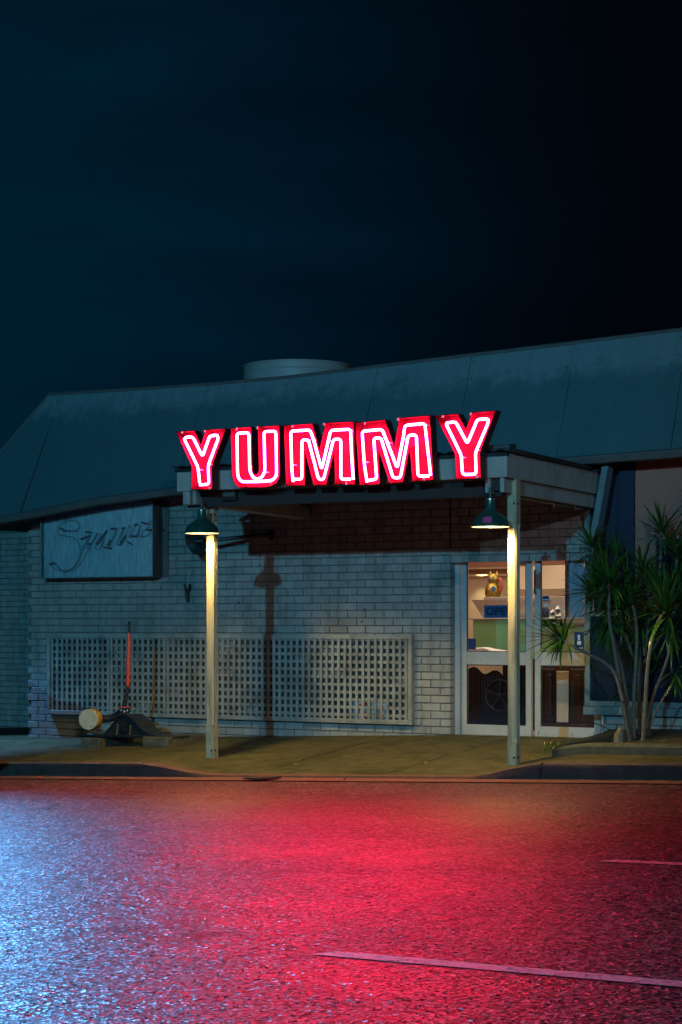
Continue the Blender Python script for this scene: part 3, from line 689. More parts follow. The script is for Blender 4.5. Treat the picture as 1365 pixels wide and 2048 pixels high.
# OPEN sign hung on the left door, inside the glass
oa, ob = atY(969, 1236, YD + .05), atY(1034, 1210, YD + .05)
op = thing('open_sign', ((oa.x + ob.x) / 2, YD + .05, oa.z), 'blue sign reading OPEN hung inside the left glass door', 'sign')
MB().bbox(oa.x, ob.x, YD + .042, YD + .050, oa.z, ob.z, .002).build('board', M['signblue'], op)
tm = text_mesh('OPEN', .125, .001, 1.0, .002); tm.materials.append(M['ink'])
to = bpy.data.objects.new('lettering', tm); COL.objects.link(to); to.parent = op; to.rotation_euler = (R(90), 0, 0); to.location = Vector(((oa.x + ob.x) / 2, YD + .0395, (oa.z + ob.z) / 2)) - ORIG[op.name]
wd = (ob.x - oa.x) * .86 / max(1e-3, (max(v.co.x for v in tm.vertices) - min(v.co.x for v in tm.vertices))); to.scale = (wd, .84 * (ob.z - oa.z) / .125 * .98, 1)
# window stickers
def sticker(px0, py0, px1, py1, m, label, extra=None):
    a, b_ = atY(px0, py1, YD + .004), atY(px1, py0, YD + .004); y = YD - .0035
    t = thing('window_sticker', ((a.x + b_.x) / 2, y, a.z), label, 'sticker')
    MB().box(a.x, b_.x, y - .001, y, a.z, b_.z).build('backing', m, t)
    if extra:
        w, h = b_.x - a.x, b_.z - a.z
        for (u0, u1, v0, v1) in extra: MB().box(a.x + u0 * w, a.x + u1 * w, y - .0022, y - .0012, a.z + v0 * h, a.z + v1 * h).build('print', M['white'], t)
sticker(937.5, 1277, 953, 1299, M['sticker'], 'plain navy sticker in the lower left corner of the left door glass')
sticker(1150, 1264, 1169, 1300, M['sticker'], 'dark blue sticker with pale picture on the right door glass', [(.35, .6, .55, .85), (.3, .7, .3, .5), (.1, .9, .08, .14)])
sticker(1131, 1107.5, 1169, 1236, M['leafprint'], 'tall grey frosted print on the right part of the right door glass')
sticker(1086, 1192, 1099, 1202, M['sticker'], 'small navy notice near the left edge of the right door glass', [(.1, .9, .2, .35)])
sticker(1088, 1208, 1098, 1213, M['white'], 'small white notice strip below the navy notice on the right door')
# black ribbed cabinet with a spoked wheel, and a white cloth over it
YW = .75
a, b_ = atY(938, 1448, YW), atY(1050, 1318, YW)
cbx = thing('ribbed_cabinet', ((a.x + b_.x) / 2, YW, .02), 'black ribbed cabinet standing behind the lower left door pane', 'cabinet')
MB().box(a.x - .1, b_.x, YW, YW + .4, .021, b_.z).build('case', M['ribbed'], cbx)
n = 22
for i in range(n):
    x = a.x - .1 + (b_.x - a.x + .1) * (i + .5) / n
    MB().bbox(x - .012, x + .012, YW - .012, YW - .001, .03, b_.z - .01, .004).build('rib', M['ribbed'], cbx)
wc = atY(1000, 1391, YW - .05)
wh = thing('spoked_wheel', (wc.x, wc.y, wc.z), 'grey five spoked wheel leaning against the black ribbed cabinet', 'wheel')
rr = 32 / 182
M['wheelgrey'] = mat('wheel_grey', (.014, .016, .02), .4, .2, 10)
MB().tube([wc + Vector((math.cos(t) * rr, 0, math.sin(t) * rr)) for t in frange(0, 2 * math.pi, 36)[:-1]], .010, 8, closed=True).build('rim', M['wheelgrey'], wh, smooth=True)
for k in range(5):
    t = R(90 + 72 * k); d = Vector((math.cos(t), 0, math.sin(t))); e = Vector((-d.z, 0, d.x))
    MB().prism([wc + d * .02 - e * .012, wc + d * .11 - e * .008, wc + d * (rr - .004) - e * .03, wc + d * (rr - .004) + e * .03, wc + d * .11 + e * .008, wc + d * .02 + e * .012], (0, .012, 0)).build('spoke', M['wheelgrey'], wh)
MB().lathe([(.0, -.012), (.024, -.01), (.024, .012), (.0, .014)], wc, 16, ax=Vector((0, 1, 0))).build('hub', M['wheelgrey'], wh)
# cloth: draped sheet
cl0, cl1 = atY(936, 1300, YW), atY(1008, 1300, YW); ztop_c = b_.z
n1, n2 = 26, 16; vs = []
for j in range(n2 + 1):
    for i in range(n1 + 1):
        u, v = i / n1, j / n2; x = cl0.x - .1 + (cl1.x - cl0.x + .1) * u
        hump = ztop_c + .02 + .10 * math.sin(math.pi * min(1, .15 + u * .95)) ** .6 + .012 * math.sin(9 * u + 4 * v)
        edge = .10 + .07 * u + .03 * math.sin(13 * u)
        if v < .5: y = YW + .38 - .40 * (v / .5); z = hump
        else: w = (v - .5) / .5; y = YW - .035 - .015 * math.sin(12 * u); z = hump * (1 - w) + (ztop_c - edge) * w
        vs.append((x, y, z))
cm = MB().add(vs, [(j * (n1 + 1) + i, j * (n1 + 1) + i + 1, (j + 1) * (n1 + 1) + i + 1, (j + 1) * (n1 + 1) + i) for j in range(n2) for i in range(n1)])
props(cm.build('cloth', M['cloth'], loc=(cl0.x, YW, ztop_c), smooth=True), 'rumpled white cloth draped over the black ribbed cabinet', 'cloth')
# brown cabinet seen in the lower right pane
YQ = .95
a, b_ = atY(1062, 1440, YQ), atY(1172, 1333, YQ)
wcb = thing('wooden_cabinet', ((a.x + b_.x) / 2, YQ, .02), 'brown panelled wooden cabinet behind the lower right door pane', 'cabinet')
MB().bbox(a.x - .3, b_.x, YQ + .02, YQ + .45, .021, b_.z, .004).build('carcass', M['wood'], wcb)
MB().bbox(a.x - .3, b_.x + .02, YQ - .03, YQ + .015, .021, .11, .004).build('plinth_board', M['wood'], wcb)
for p0, p1 in ((1064, 1081), (1085, 1112), (1141, 1170)):
    q0, q1 = atY(p0, 1400, YQ).x, atY(p1, 1400, YQ).x
    d = MB().bbox(q0, q1, YQ, YQ + .018, .13, b_.z - .03, .004).build('panel_door', M['wood'], wcb)
    MB().bbox(q0 + .04, q1 - .04, YQ - .012, YQ - .001, .19, b_.z - .09, .008).build('raised_panel', M['wood'], d)
q0, q1, z1 = atY(1114, 1400, YQ - .05).x, atY(1137.5, 1400, YQ - .05).x, atY(1120, 1342, YQ - .05).z
props(MB().bbox(q0, q1, YQ - .06, YQ - .035, .125, z1, .004).build('leaning_board', M['card'], loc=(q0, YQ - .05, .12)), 'tall pale board standing against the brown wooden cabinet', 'board')
# striped menu stands, lit sign board
for px, sc in ((1103, .9), (1113, 1.1)):
    p = atY(px, 1236, 1.62); zc = zt - .1
    ms = thing('menu_stand', (p.x, 1.62, zc), 'small tented striped card stand on the counter, %s one' % ('shorter left' if sc < 1 else 'taller right'), 'card stand', 'striped card stands on the counter')
    h = .22 * sc
    for k in range(6):
        za, zb = zc + h * k / 6, zc + h * (k + 1) / 6; w0, w1 = .06 * (1 - k / 6.5), .06 * (1 - (k + 1) / 6.5)
        MB().add([(p.x - w0, 1.62, za), (p.x + w0, 1.62, za), (p.x + w1, 1.66, zb), (p.x - w1, 1.66, zb), (p.x - w0, 1.69, za), (p.x + w0, 1.69, za), (p.x + w1, 1.68, zb), (p.x - w1, 1.68, zb)], [(0, 1, 2, 3), (4, 5, 6, 7), (0, 3, 7, 4), (1, 2, 6, 5)]).build('stripe', M['white'] if k % 2 else M['ink'], ms)
la, lb = atY(1002, 1130, 2.9), atY(1060, 1085, 2.9)
ls = thing('lit_sign', ((la.x + lb.x) / 2, 2.9, la.z), 'navy hanging sign with glowing white letters inside the doorway', 'sign')
MB().bbox(atY(1040, 1, 2.9).x, lb.x, 2.9, 2.95, la.z, lb.z + .1, .004).build('board', M['navy'], ls)
M['whiteglow'] = emat('white_letter_glow', (.8, .9, 1), 2.0, (.8, .8, .8))
c = atY(1045, 1106, 2.88)
MB().tube([c + Vector((math.cos(t) * .045, 0, math.sin(t) * .07)) for t in frange(0, 2 * math.pi, 20)[:-1]], .010, 6, closed=True).build('glowing_letter', M['whiteglow'], ls, smooth=True)
c = atY(1054.5, 1106, 2.88); MB().tube([c + Vector((0, 0, -.075)), c + Vector((0, 0, .08))], .010, 6).build('glowing_letter', M['whiteglow'], ls)
MB().box(atY(1005, 1, 2.9).x, atY(1013, 1, 2.9).x, 2.9, 2.93, atY(1, 1113, 2.9).z, atY(1, 1100, 2.9).z).build('glowing_panel', M['whiteglow'], ls)

M['fairy'] = emat('fairy_bulb', (1, .75, .4), 14)
fa = thing('fairy_lights', atY(955, 1110, 4.0), 'short string of tiny warm bulbs near the ceiling inside the left door', 'lights')
prev = None
for px, py in ((946, 1111), (951, 1116), (956, 1113), (961, 1118), (965, 1114), (958, 1108)):
    q = atY(px, py, 4.0); MB().lathe([(0, -.012), (.012, 0), (0, .012)], q, 8).build('bulb', M['fairy'], fa)
    if prev is not None: MB().tube([prev, q], .002, 4).build('wire', M['ink'], fa)
    prev = q
for px, mt, hh, lb in ((1062, 'red', .10, 'small red tub standing on the counter just right of the post'), (1091, 'navy', .12, 'navy jar on the lime counter at the left of the right door'), (1136, 'white', .09, 'white cup on the counter below the grey frosted print'), (1146, 'red', .07, 'low red bowl on the counter below the frosted print')):
    Y_ = 2.35 if px == 941 else 1.75; zc_ = (atY(985, 1194, 2.25).z if px == 941 else zt); q = atY(px, 1230, Y_); q.z = zc_ + .001
    props(MB().lathe([(.0, 0), (.035, 0), (.045, hh * .2), (.045, hh * .8), (.03, hh), (0, hh)], q, 14).build('jar', M[mt], loc=q, smooth=True), lb, 'container')

# ================================================================== CANOPY
YF = -2.30
cz = lambda px, py, Y=YF: atY(px, py, Y).z
cx = lambda px, Y=YF: atY(px, 1250, Y).x
XL, XR = cx(354), cx(1014)
zft, zfb = cz(1014, 912), cz(1014, 954)
CAN = thing('entrance_canopy', (0, -2.1, pave(0, -2.1)), 'flat timber entrance canopy on two posts carrying the red neon letters', 'canopy')
MB().bbox(XL, XR - .045, YF, YF + .045, zfb, zft, .004).build('fascia_board', M['trim'], CAN)
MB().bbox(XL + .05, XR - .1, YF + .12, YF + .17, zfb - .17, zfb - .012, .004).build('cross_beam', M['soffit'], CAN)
zk = .05  # roof falls slightly to the wall
def sloped(x0, x1, y0, y1, z0, z1, drop, nm, m):
    b = MB().bbox(x0, x1, y0, y1, z0, z1, .004)
    for v in b.v: v.z -= drop * (v.y - y0) / (y1 - y0)
    return b.build(nm, m, CAN)
sloped(XR - .044, XR, YF, -.03, zfb, zft + .03, zk, 'side_fascia', M['trim'])
sloped(XL, XL + .044, YF + .047, -.55, zfb, zft, zk, 'side_fascia', M['trim'])
zb0, zb1 = cz(1005, 984), zfb - .001
for xa, xb in ((cx(970.5, YF + .02), cx(980, YF + .02)), (XR - .085, XR - .04), (cx(366, YF + .02), cx(380, YF + .02)), (cx(385, YF + .02), cx(392, YF + .02))):
    sloped(xa, xb, YF + .02, -.03, zb0, zb1, zk, 'bearer', M['trim'])
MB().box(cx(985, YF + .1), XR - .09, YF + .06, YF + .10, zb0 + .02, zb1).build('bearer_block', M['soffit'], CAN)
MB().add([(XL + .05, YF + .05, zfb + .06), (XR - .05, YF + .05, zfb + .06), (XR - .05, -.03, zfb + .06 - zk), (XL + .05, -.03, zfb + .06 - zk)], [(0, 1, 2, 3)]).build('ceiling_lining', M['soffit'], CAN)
cor = MB(); nxs = 120; vs = []
for j, (y, dzz) in enumerate(((YF - .03, 0), (-.45, -zk))):
    for i in range(nxs + 1):
        x = XL - .06 + (XR + .13 - XL) * i / nxs; vs.append((x, y, zft + .058 + dzz + .012 * math.cos(i * math.pi / 2)))
cor.add(vs, [(i, i + 1, nxs + 1 + i + 1, nxs + 1 + i) for i in range(nxs)])
co = cor.build('corrugated_roof', M['dark_metal'], CAN, smooth=True); sm = co.modifiers.new('thick', 'SOLIDIFY'); sm.thickness = .006; sm.offset = 0
bt = MB()
for i in range(9):
    y = YF + .12 + .24 * i; bt.bbox(XR - .03, XR + .03, y, y + .09, zft + .032 - zk * i / 9, zft + .064 - zk * i / 9, .004)
bt.build('roof_end_laps', M['dark_metal'], CAN)['kind'] = 'stuff'
MB().box(XL - .02, XR + .01, YF - .012, YF + .03, zft + .003, zft + .036).build('roof_edge_strip', M['dark_metal'], CAN)
# posts
def post(xl, Yp, w, pyt, pyb, pym0, pym1, px):
    x0, x1, y0, y1 = xl, xl + w, Yp, Yp + w
    zg = pave((x0 + x1) / 2, Yp + w / 2) - .02; zt = zb0 + .0
    za, zb_ = cz(px, pym1, Yp), cz(px, pym0, Yp)
    p = MB().bbox(x0, x1, y0, y1, zg, za, .006); b = MB(); c = .017
    # grooved and chamfered shaft
    def prof(c, g): return [(x0 + c, y0), (x1 - c, y0), (x1, y0 + c), (x1, y0 + w * .36), (x1 - g, y0 + w * .40), (x1 - g, y0 + w * .45), (x1, y0 + w * .49), (x1, y0 + w * .62), (x1 - g, y0 + w * .66), (x1 - g, y0 + w * .71), (x1, y0 + w * .75), (x1, y1 - c), (x1 - c, y1), (x0 + c, y1), (x0, y1 - c), (x0, y0 + c)]
    A, B = prof(.002, .001), prof(c, .008)
    lv = [(za, A), (za + .04, B), (zb_ - .04, B), (zb_, A)]
    n = len(A)
    for k, (z, P) in enumerate(lv): p_ = [Vector((x, y, z)) for x, y in P]; b.v += p_
    for k in range(3):
        for i in range(n): b.f.append([k * n + i, k * n + (i + 1) % n, (k + 1) * n + (i + 1) % n, (k + 1) * n + i]); b.mi.append(0)
    b.bbox(x0, x1, y0, y1, zb_, zt + .15, .006)
    k0 = len(b.v); off = len(b.v); b.v += p.v; b.f += [[i + off for i in f] for f in p.f]; b.mi += p.mi
    o = b.build('post', M['post'], CAN)
    for zz in (zg + .10, zt - .10):
        q = MB().lathe([(.0, -.012), (.010, -.010), (.012, 0)], (x1 - .02, y0 - .0, zz), 8, ax=Vector((0, 1, 0)))
        q.lathe([(.012, 0), (.010, .010), (0, .012)], (x1, y0 + .03, zz), 8, ax=Vector((1, 0, 0)), x=Vector((0, 1, 0)))
        q.build('bolt', M['dark_metal'], o)
    return x0, y0
YP = -2.10; PWD = .098
PLX, PRX = atY(411.5, 1300, YP).x, atY(1014.5, 1300, YP).x
post(PLX, YP, PWD, 990, 1508, 1042, 1452, 420); post(PRX, YP, PWD, 990, 1531, 1046, 1487, 1020)
ih = MB()
for i in range(2): pass
hk = MB()
for (x, y) in ((XR - .06, -1.95), (XR - .06, -1.15), (XR - .06, -.62)):
    hk.tube([(x, y, zb0 - .02), (x, y, zb0 - .05), (x + .01, y, zb0 - .075), (x, y + .012, zb0 - .09)], .006, 6)
hk.build('hooks', M['steel'], CAN, smooth=True)
# pendant lamps
def pendant(px, py, rpx, pyn, label, sticker=False):
    Yl = -2.31
    c = atY(px, py, Yl); s_ = F / ((c - CAM).dot(Vector((-sa, ca, 0)))); r_ = rpx / s_; H = (py - pyn) / s_
    t = thing('pendant_lamp', c, label, 'lamp', 'green pendant lamps hanging from the canopy')
    prof = [(r_, 0), (r_ * 1.0, .006), (r_ * .97, .022), (r_ * .93, H * .22), (r_ * .80, H * .36), (r_ * .52, H * .50), (r_ * .34, H * .60), (r_ * .26, H * .70), (r_ * .25, H * .98), (r_ * .20, H)]
    sh = MB().lathe([(r_ * .99, .002)] + prof, c, 40); n = len(sh.f)
    sh2 = MB(); sh2.lathe(prof, c, 40, mi=0)
    sh2.f.pop(); sh2.mi.pop(); sh2.f.pop(); sh2.mi.pop()
    inner = [(max(.001, a - .004), b_ - .003) for a, b_ in prof]; inner[0] = (r_ - .002, 0)
    k = len(sh2.v); sh2.lathe(inner, c, 40, mi=1); sh2.f.pop(); sh2.mi.pop(); sh2.f.pop(); sh2.mi.pop()
    so_ = sh2.build('shade', [M['enamel'], M['white_enamel']], t, smooth=True, recalc=False)
    MB().lathe([(r_ * .27, H * .985), (r_ * .27, H * 1.03), (r_ * .12, H * 1.07), (.0, H * 1.07)], c, 20).build('collar', M['steel'], t, smooth=True)
    MB().tube([c + Vector((0, 0, H * 1.05)), Vector((c.x, c.y, zb0 + .02)), Vector((c.x, c.y, zb0 + .05))], .013, 10).build('stem', M['enamel'], t, smooth=True)
    bz = H * .30
    MB().lathe([(.0, bz - .05), (.025, bz - .044), (.036, bz - .02), (.034, bz + .01), (.018, bz + .045), (.014, bz + .09)], c, 16).build('bulb', M['bulb'], t, smooth=True)
    ld = bpy.data.lights.new('pendant_light', 'SPOT'); ld.energy = PENDANT_POWER; ld.color = PENDANT_COL; ld.shadow_soft_size = .035; ld.spot_size = R(150); ld.spot_blend = .4
    lo = bpy.data.objects.new('pendant_light', ld); COL.objects.link(lo); lo.parent = t; lo.location = (0, 0, bz - .062)
    if sticker:
        a0 = math.atan2(-math.cos(R(32)), math.sin(R(32)) * .6) ; vs = []
        for j, (rr_, zz) in enumerate(((r_ * .955, H * .13), (r_ * .88, H * .34))):
            for k in range(7):
                a = a0 - .30 + .5 * k / 6 ; vs.append(c + Vector((math.cos(a) * (rr_ + .006), math.sin(a) * (rr_ + .006), zz)))
        MB().add(vs, [(k, k + 1, 8 + k, 7 + k) for k in range(6)]).build('label', M['pink'], t)
    return t
pendant(404, 1067, 34.5, 1021, 'green enamel pendant lamp before the left post, its bulb lit')
pendant(981, 1054, 38.5, 999, 'green enamel pendant lamp with a pink label before the right post', True)
# flood light below the fascia
fc = atY(458, 992, YF + .07)
fl = thing('flood_light', (fc.x, fc.y, zfb), 'small dark flood light fixed under the fascia below the letter U', 'flood light')
b = MB(); b.prism([fc + Vector((-.09, 0, -.045)), fc + Vector((.09, 0, -.045)), fc + Vector((.08, 0, .045)), fc + Vector((-.08, 0, .045))], (0, .06, .01)); b.build('housing', M['dark_metal'], fl)
MB().box(fc.x - .07, fc.x + .07, fc.y - .006, fc.y - .001, fc.z - .005, fc.z + .036).build('lens', M['steel'], fl)
MB().tube([(fc.x, fc.y + .03, fc.z + .04), (fc.x, fc.y + .03, zfb + .02)], .012, 6).build('bracket', M['dark_metal'], fl)
# glass tube lying on the canopy roof edge
ta, tb = atY(972, 893.5, YF + .1), atY(1031, 892, YF + .1)
tt = thing('spare_tube', ((ta.x + tb.x) / 2, ta.y, ta.z), 'shiny clear tube lying along the right end of the canopy roof', 'tube')
zt_ = zft + .10
MB().tube([(ta.x, ta.y, zt_), (tb.x - .05, tb.y, zt_)], .022, 12).build('tube', M['steel'], tt, smooth=True)
MB().tube([(tb.x - .049, tb.y, zt_), (tb.x, tb.y, zt_)], .024, 12).build('end_cap', M['dark_metal'], tt, smooth=True)

# ================================================================== NEON LETTERS
YL0 = -2.47; YL1 = -2.36
def offset_poly(P, d):   # P: list of (x,z); inward offset for counter-clockwise or clockwise order
    n = len(P); area = sum(P[i][0] * P[(i + 1) % n][1] - P[(i + 1) % n][0] * P[i][1] for i in range(n)); sgn = 1 if area > 0 else -1; Q = []
    for i in range(n):
        p0, p1, p2 = Vector(P[i - 1]), Vector(P[i]), Vector(P[(i + 1) % n])
        a = (p1 - p0).normalized(); b_ = (p2 - p1).normalized()
        na, nb = Vector((-a.y, a.x)) * sgn, Vector((-b_.y, b_.x)) * sgn
        m = (na + nb); m = m.normalized() if m.length > 1e-5 else na
        k = d / max(.35, m.dot(na)); Q.append(p1 + m * k)
    return Q
def letter(ch, org, sc, outline, tubes, label):
    px = lambda c: (org[0] + c[0] / sc, org[1] + c[1] / sc)
    O = [atY(*px(c), YL0) for c in outline]; P = [(p.x, p.z) for p in O]
    zmin = min(p[1] for p in P); xm = sum(p[0] for p in P) / len(P)
    t = thing('neon_letter', (xm, YL1, zmin), label, 'neon letter', 'red neon letters on the canopy front')
    Q = offset_poly(P, .006); n = len(P)
    v3 = lambda q, y: Vector((q[0], y, q[1]))
    b = MB(); vs = [v3(q, YL0) for q in P] + [v3(q, YL1) for q in P] + [v3(q, YL0) for q in Q] + [v3(q, YL1) for q in Q]; b.v = vs
    for i in range(n):
        j = (i + 1) % n
        b.f.append([i, j, n + j, n + i]); b.mi.append(1)
        b.f.append([2 * n + i, 2 * n + j, 3 * n + j, 3 * n + i]); b.mi.append(0)
        b.f.append([i, j, 2 * n + j, 2 * n + i]); b.mi.append(0)
    b.build('return_edge', [M['sign_red'], M['sign_side']], t, recalc=False)
    bp = MB().prism([v3(q, YL1 - .008) for q in Q], (0, .008, 0)); bp.build('back_panel', M['sign_red'], t)
    for k, (pts, closed) in enumerate(tubes):
        T = [atY(*px(c), YL0 + .035) for c in pts]
        # round only the corners
        Pn = []
        m = len(T)
        for i, p in enumerate(T):
            if (not closed) and i in (0, m - 1): Pn.append(p); continue
            a, c2 = T[i - 1], T[(i + 1) % m]; d0 = min(.03, (a - p).length * .4); d1 = min(.03, (c2 - p).length * .4)
            s0_, s1_ = p + (a - p).normalized() * d0, p + (c2 - p).normalized() * d1
            for q in (0, .33, .67, 1): Pn.append((s0_ * (1 - q) + p * q) * (1 - q) + (p * (1 - q) + s1_ * q) * q)
        nt_ = MB().tube(Pn, .0120, 8, closed=closed).build('neon_tube', M['neon'], t, smooth=True)
        for f_ in ((.12, .38, .62, .86) if len(T) > 10 else (.3, .7)):
            i = int(f_ * (len(Pn) - 1)); q = Pn[i]
            MB().tube([q + Vector((.011, .013, 0)), q + Vector((.014, .07, 0))], .006, 6).build('tube_support', M['clip'], t, smooth=True)
    zmax = max(p[1] for p in P)
    for q in [p for p in P if p[1] > zmax - .06][:4:2] + [p for p in P if p[1] < zmin + .05][:1]:
        cxp = xm + (q[0] - xm) * .75; zz = q[1] + (-.012 if q[1] > zmin + .1 else .016)
        MB().bbox(cxp - .011, cxp + .011, YL0 - .006, YL0 + .002, zz - .014, zz + .010, .002).build('face_clip', M['clip'], t)
    return t
letter('Y', (345, 845), 10.5, [(75, 190), (470, 165), (598, 455), (705, 150), (1133, 122), (835, 925), (845, 1410), (405, 1415), (400, 925)],
       [([(575, 1265), (560, 1100), (535, 930), (495, 845), (250, 345), (300, 305), (430, 303), (635, 715), (790, 275), (950, 262), (965, 340), (755, 900), (768, 1295), (580, 1310)], False)],
       'leftmost neon letter, a small red Y with a gap in its tube')
letter('U', (455, 835), 10.5, [(65, 220), (515, 190), (530, 1080), (560, 1170), (600, 1195), (640, 1175), (660, 1100), (635, 185), (1103, 160), (1112, 1180), (1090, 1290), (1020, 1400), (900, 1460), (760, 1475), (250, 1478), (170, 1420), (115, 1310), (90, 1150)],
       [([(203, 330), (455, 318), (470, 1050), (490, 1170), (550, 1265), (630, 1297), (720, 1260), (780, 1160), (790, 1060), (772, 295), (1022, 287), (1035, 1180), (1010, 1260), (940, 1320), (820, 1335), (640, 1345), (330, 1350), (270, 1320), (230, 1250), (215, 1150)], True)],
       'red neon letter U, second from the left, with rounded bottom')
letter('M', (565, 830), 8.53, [(22, 175), (520, 140), (632, 592), (735, 130), (1228, 105), (1245, 1190), (895, 1190), (885, 620), (755, 1200), (530, 1205), (385, 610), (392, 1210), (60, 1212)],
       [([(185, 1135), (162, 900), (145, 275), (475, 255), (540, 440), (672, 930), (790, 420), (825, 262), (1165, 242), (1185, 700), (1212, 1100)], False), ([(190, 1097), (335, 1095), (335, 425), (445, 420), (620, 1100), (705, 1100), (875, 412), (1000, 412), (1000, 1095), (1160, 1095)], False)],
       'first red neon letter M, standing upright right of the U')
letter('M', (705, 820), 8.03, [(45, 200), (530, 150), (674, 562), (750, 125), (1253, 80), (1308, 1125), (960, 1155), (920, 610), (820, 1165), (600, 1185), (420, 640), (450, 1195), (112, 1218)],
       [([(238, 1160), (195, 880), (158, 342), (480, 310), (570, 540), (722, 935), (820, 440), (845, 248), (1165, 215), (1220, 700), (1260, 1045)], False), ([(250, 1132), (393, 1110), (345, 452), (460, 445), (655, 1090), (772, 1090), (900, 405), (1030, 400), (1055, 1062), (1230, 1060)], False)],
       'second red neon letter M, tilted, beside the last Y')
letter('Y', (865, 810), 9.41, [(50, 195), (490, 160), (634, 447), (745, 135), (1205, 98), (905, 890), (920, 1380), (445, 1408), (420, 920)],
       [([(570, 1310), (545, 960), (520, 890), (250, 340), (440, 315), (660, 728), (850, 270), (1060, 262), (1045, 350), (812, 900), (828, 1302)], True)],
       'rightmost and highest neon letter, a big red Y')

# ================================================================== STREET LAMPS (stand outside the frame, left of the camera and behind the left corner; the third is an added fill)
def street_lamp(pos, energy, col, arm_dir, label, rad, aim=None, cone=90, blend=.4):
    zg = road(pos.x, pos.y) if pos.y < -3.3 else pave(pos.x, pos.y)
    base = Vector((pos.x, pos.y, zg)) - Vector(arm_dir) * 1.4
    t = thing('street_lamp', base, label, 'street lamp')
    MB().lathe([(.11, 0), (.11, .5), (.075, .6), (.05, pos.z - zg + .1), (0, pos.z - zg + .12)], base, 12).build('pole', M['gutter'], t, smooth=True)
    e = Vector((base.x, base.y, pos.z + .05)); MB().tube([e, e + Vector(arm_dir) * 1.2 + Vector((0, 0, .12))], .03, 8).build('arm', M['gutter'], t)
    d = Vector(arm_dir); s_ = Vector((-d.y, d.x, 0)); c = Vector((pos.x, pos.y, pos.z + .12))
    MB().prism([c + d * .3 + s_ * .10, c - d * .3 + s_ * .13, c - d * .3 - s_ * .13, c + d * .3 - s_ * .10], (0, 0, .09)).build('lamp_head', M['gutter'], t)
    ld = bpy.data.lights.new('street_light', 'SPOT' if aim else 'POINT'); ld.energy = energy; ld.color = col; ld.shadow_soft_size = rad
    lo = bpy.data.objects.new('street_light', ld); COL.objects.link(lo); lo.parent = t; lo.location = Vector(pos) - base
    if aim:
        ld.spot_size = R(cone); ld.spot_blend = blend; lo.rotation_euler = (Vector(aim) - Vector(pos)).to_track_quat('-Z', 'Y').to_euler()
    return t
street_lamp(L1_POS, L1_POWER, L1_COL, (0, 1, 0), 'grey street lamp across the road from the restaurant', .26, (-3.8, 0, 2.2), 22, .75)
street_lamp(L2_POS, L2_POWER, L2_COL, (1, 0, 0), 'grey street lamp on the footpath beyond the left end of the restaurant', .15, L2_AIM, L2_CONE, 1.0)

l4 = bpy.data.lights.new('footpath_fill_spot', 'SPOT'); l4.energy = 2600; l4.color = L2_COL; l4.spot_size = R(46); l4.spot_blend = .8; l4.shadow_soft_size = .1  # second spot added to the left lamp to brighten the footpath there
lq = bpy.data.objects.new('footpath_fill_spot', l4); COL.objects.link(lq); lq.parent = bpy.data.objects['street_lamp.001']; lq.location = L2_POS - ORIG['street_lamp.001'] + Vector((.1, 0, 0)); lq.rotation_euler = (Vector((-6.7, -1.1, -.3)) - L2_POS).to_track_quat('-Z', 'Y').to_euler()
street_lamp(FILL_POS, FILL_POWER, FILL_COL, (0, 1, 0), 'added grey fill lamp on the right to lighten the canopy shade', .4, (2.6, 0, 2.2), 21, .9)

# ================================================================== ROOF TANK
tc_ = atY(595, 765, 3.4); sc_ = F / ((tc_ - CAM).dot(Vector((-sa, ca, 0)))); tr_ = 107 / sc_
ztk = atY(595, 733, 3.4).z
tk = thing('roof_tank', (tc_.x, 3.4, 3.8), 'round pale drum standing on the roof behind the ridge', 'tank')
MB().lathe([(tr_, 3.3), (tr_, ztk - .02), (tr_ + .012, ztk - .018), (tr_ + .012, ztk), (tr_ - .02, ztk + .01), (0, ztk + .05)], (tc_.x, 3.4, 0), 64).build('drum', M['tank'], tk, smooth=True)
rb = MB(); 
for z in (ztk - .10, ztk - .30): rb.lathe([(tr_ + .001, z - .008), (tr_ + .006, z), (tr_ + .001, z + .008)], (tc_.x, 3.4, 0), 64)
rb.f = [f for f in rb.f if len(f) == 4]; rb.mi = [0] * len(rb.f); rb.build('bands', M['tank'], tk, smooth=True)

# ================================================================== TRELLIS
TF, TM_, TB = -.075, -.056, -.038      # frame face, slat layers
TR = thing('wall_trellis', ((TX0 + TX1) / 2, -.03, TZ0), 'long grey timber lattice panel fixed low on the brick wall', 'trellis')
fwid = .052
for a in ((TX0, TX1, TZ1 - fwid, TZ1), (TX0, TX1, TZ0, TZ0 + fwid)): MB().bbox(a[0], a[1], TF, -.004, a[2], a[3], .004).build('frame_rail', M['trellis'] if 'trellis' in M else M['trim'], TR)
M['hole_shade'] = mat('lattice_hole_shade', (.03, .065, .08), .6, .4, 7)  # dark colour stands in for shade inside the lattice holes
M['trellis'] = mat('lattice_paint', (0.30, 0.30, 0.28), 0.6, 0.15, 6, 0.15, 40, rnd=.10, dirt=(.10, .10, .09), dscale=3, damt=.7, world=True)
for x in (TX0, TX1 - fwid): MB().bbox(x, x + fwid, TF - .001, -.005, TZ0 + fwid, TZ1 - fwid, .004).build('frame_stile', M['trellis'], TR)
for ch in TR.children: ch.data.materials[0] = M['trellis']
hgt = TZ1 - TZ0 - 2 * fwid
vm = MB().bbox(-.0175, .0175, -.0085, .0085, 0, hgt + .02, .002).mesh('slat', M['trellis'])
x = TX0 + fwid + .026; k = 0
while x < TX1 - fwid - .01:
    inst('upright_slat', vm, (x + random.gauss(0, .0012), TM_ - .001, TZ0 + fwid - .01), TR, (0, random.gauss(0, .0016), random.gauss(0, .02)))
    k += 1; x += .0803 - (.026 if k in (12, 23) else 0)
Lh = TX1 - TX0 - 2 * fwid
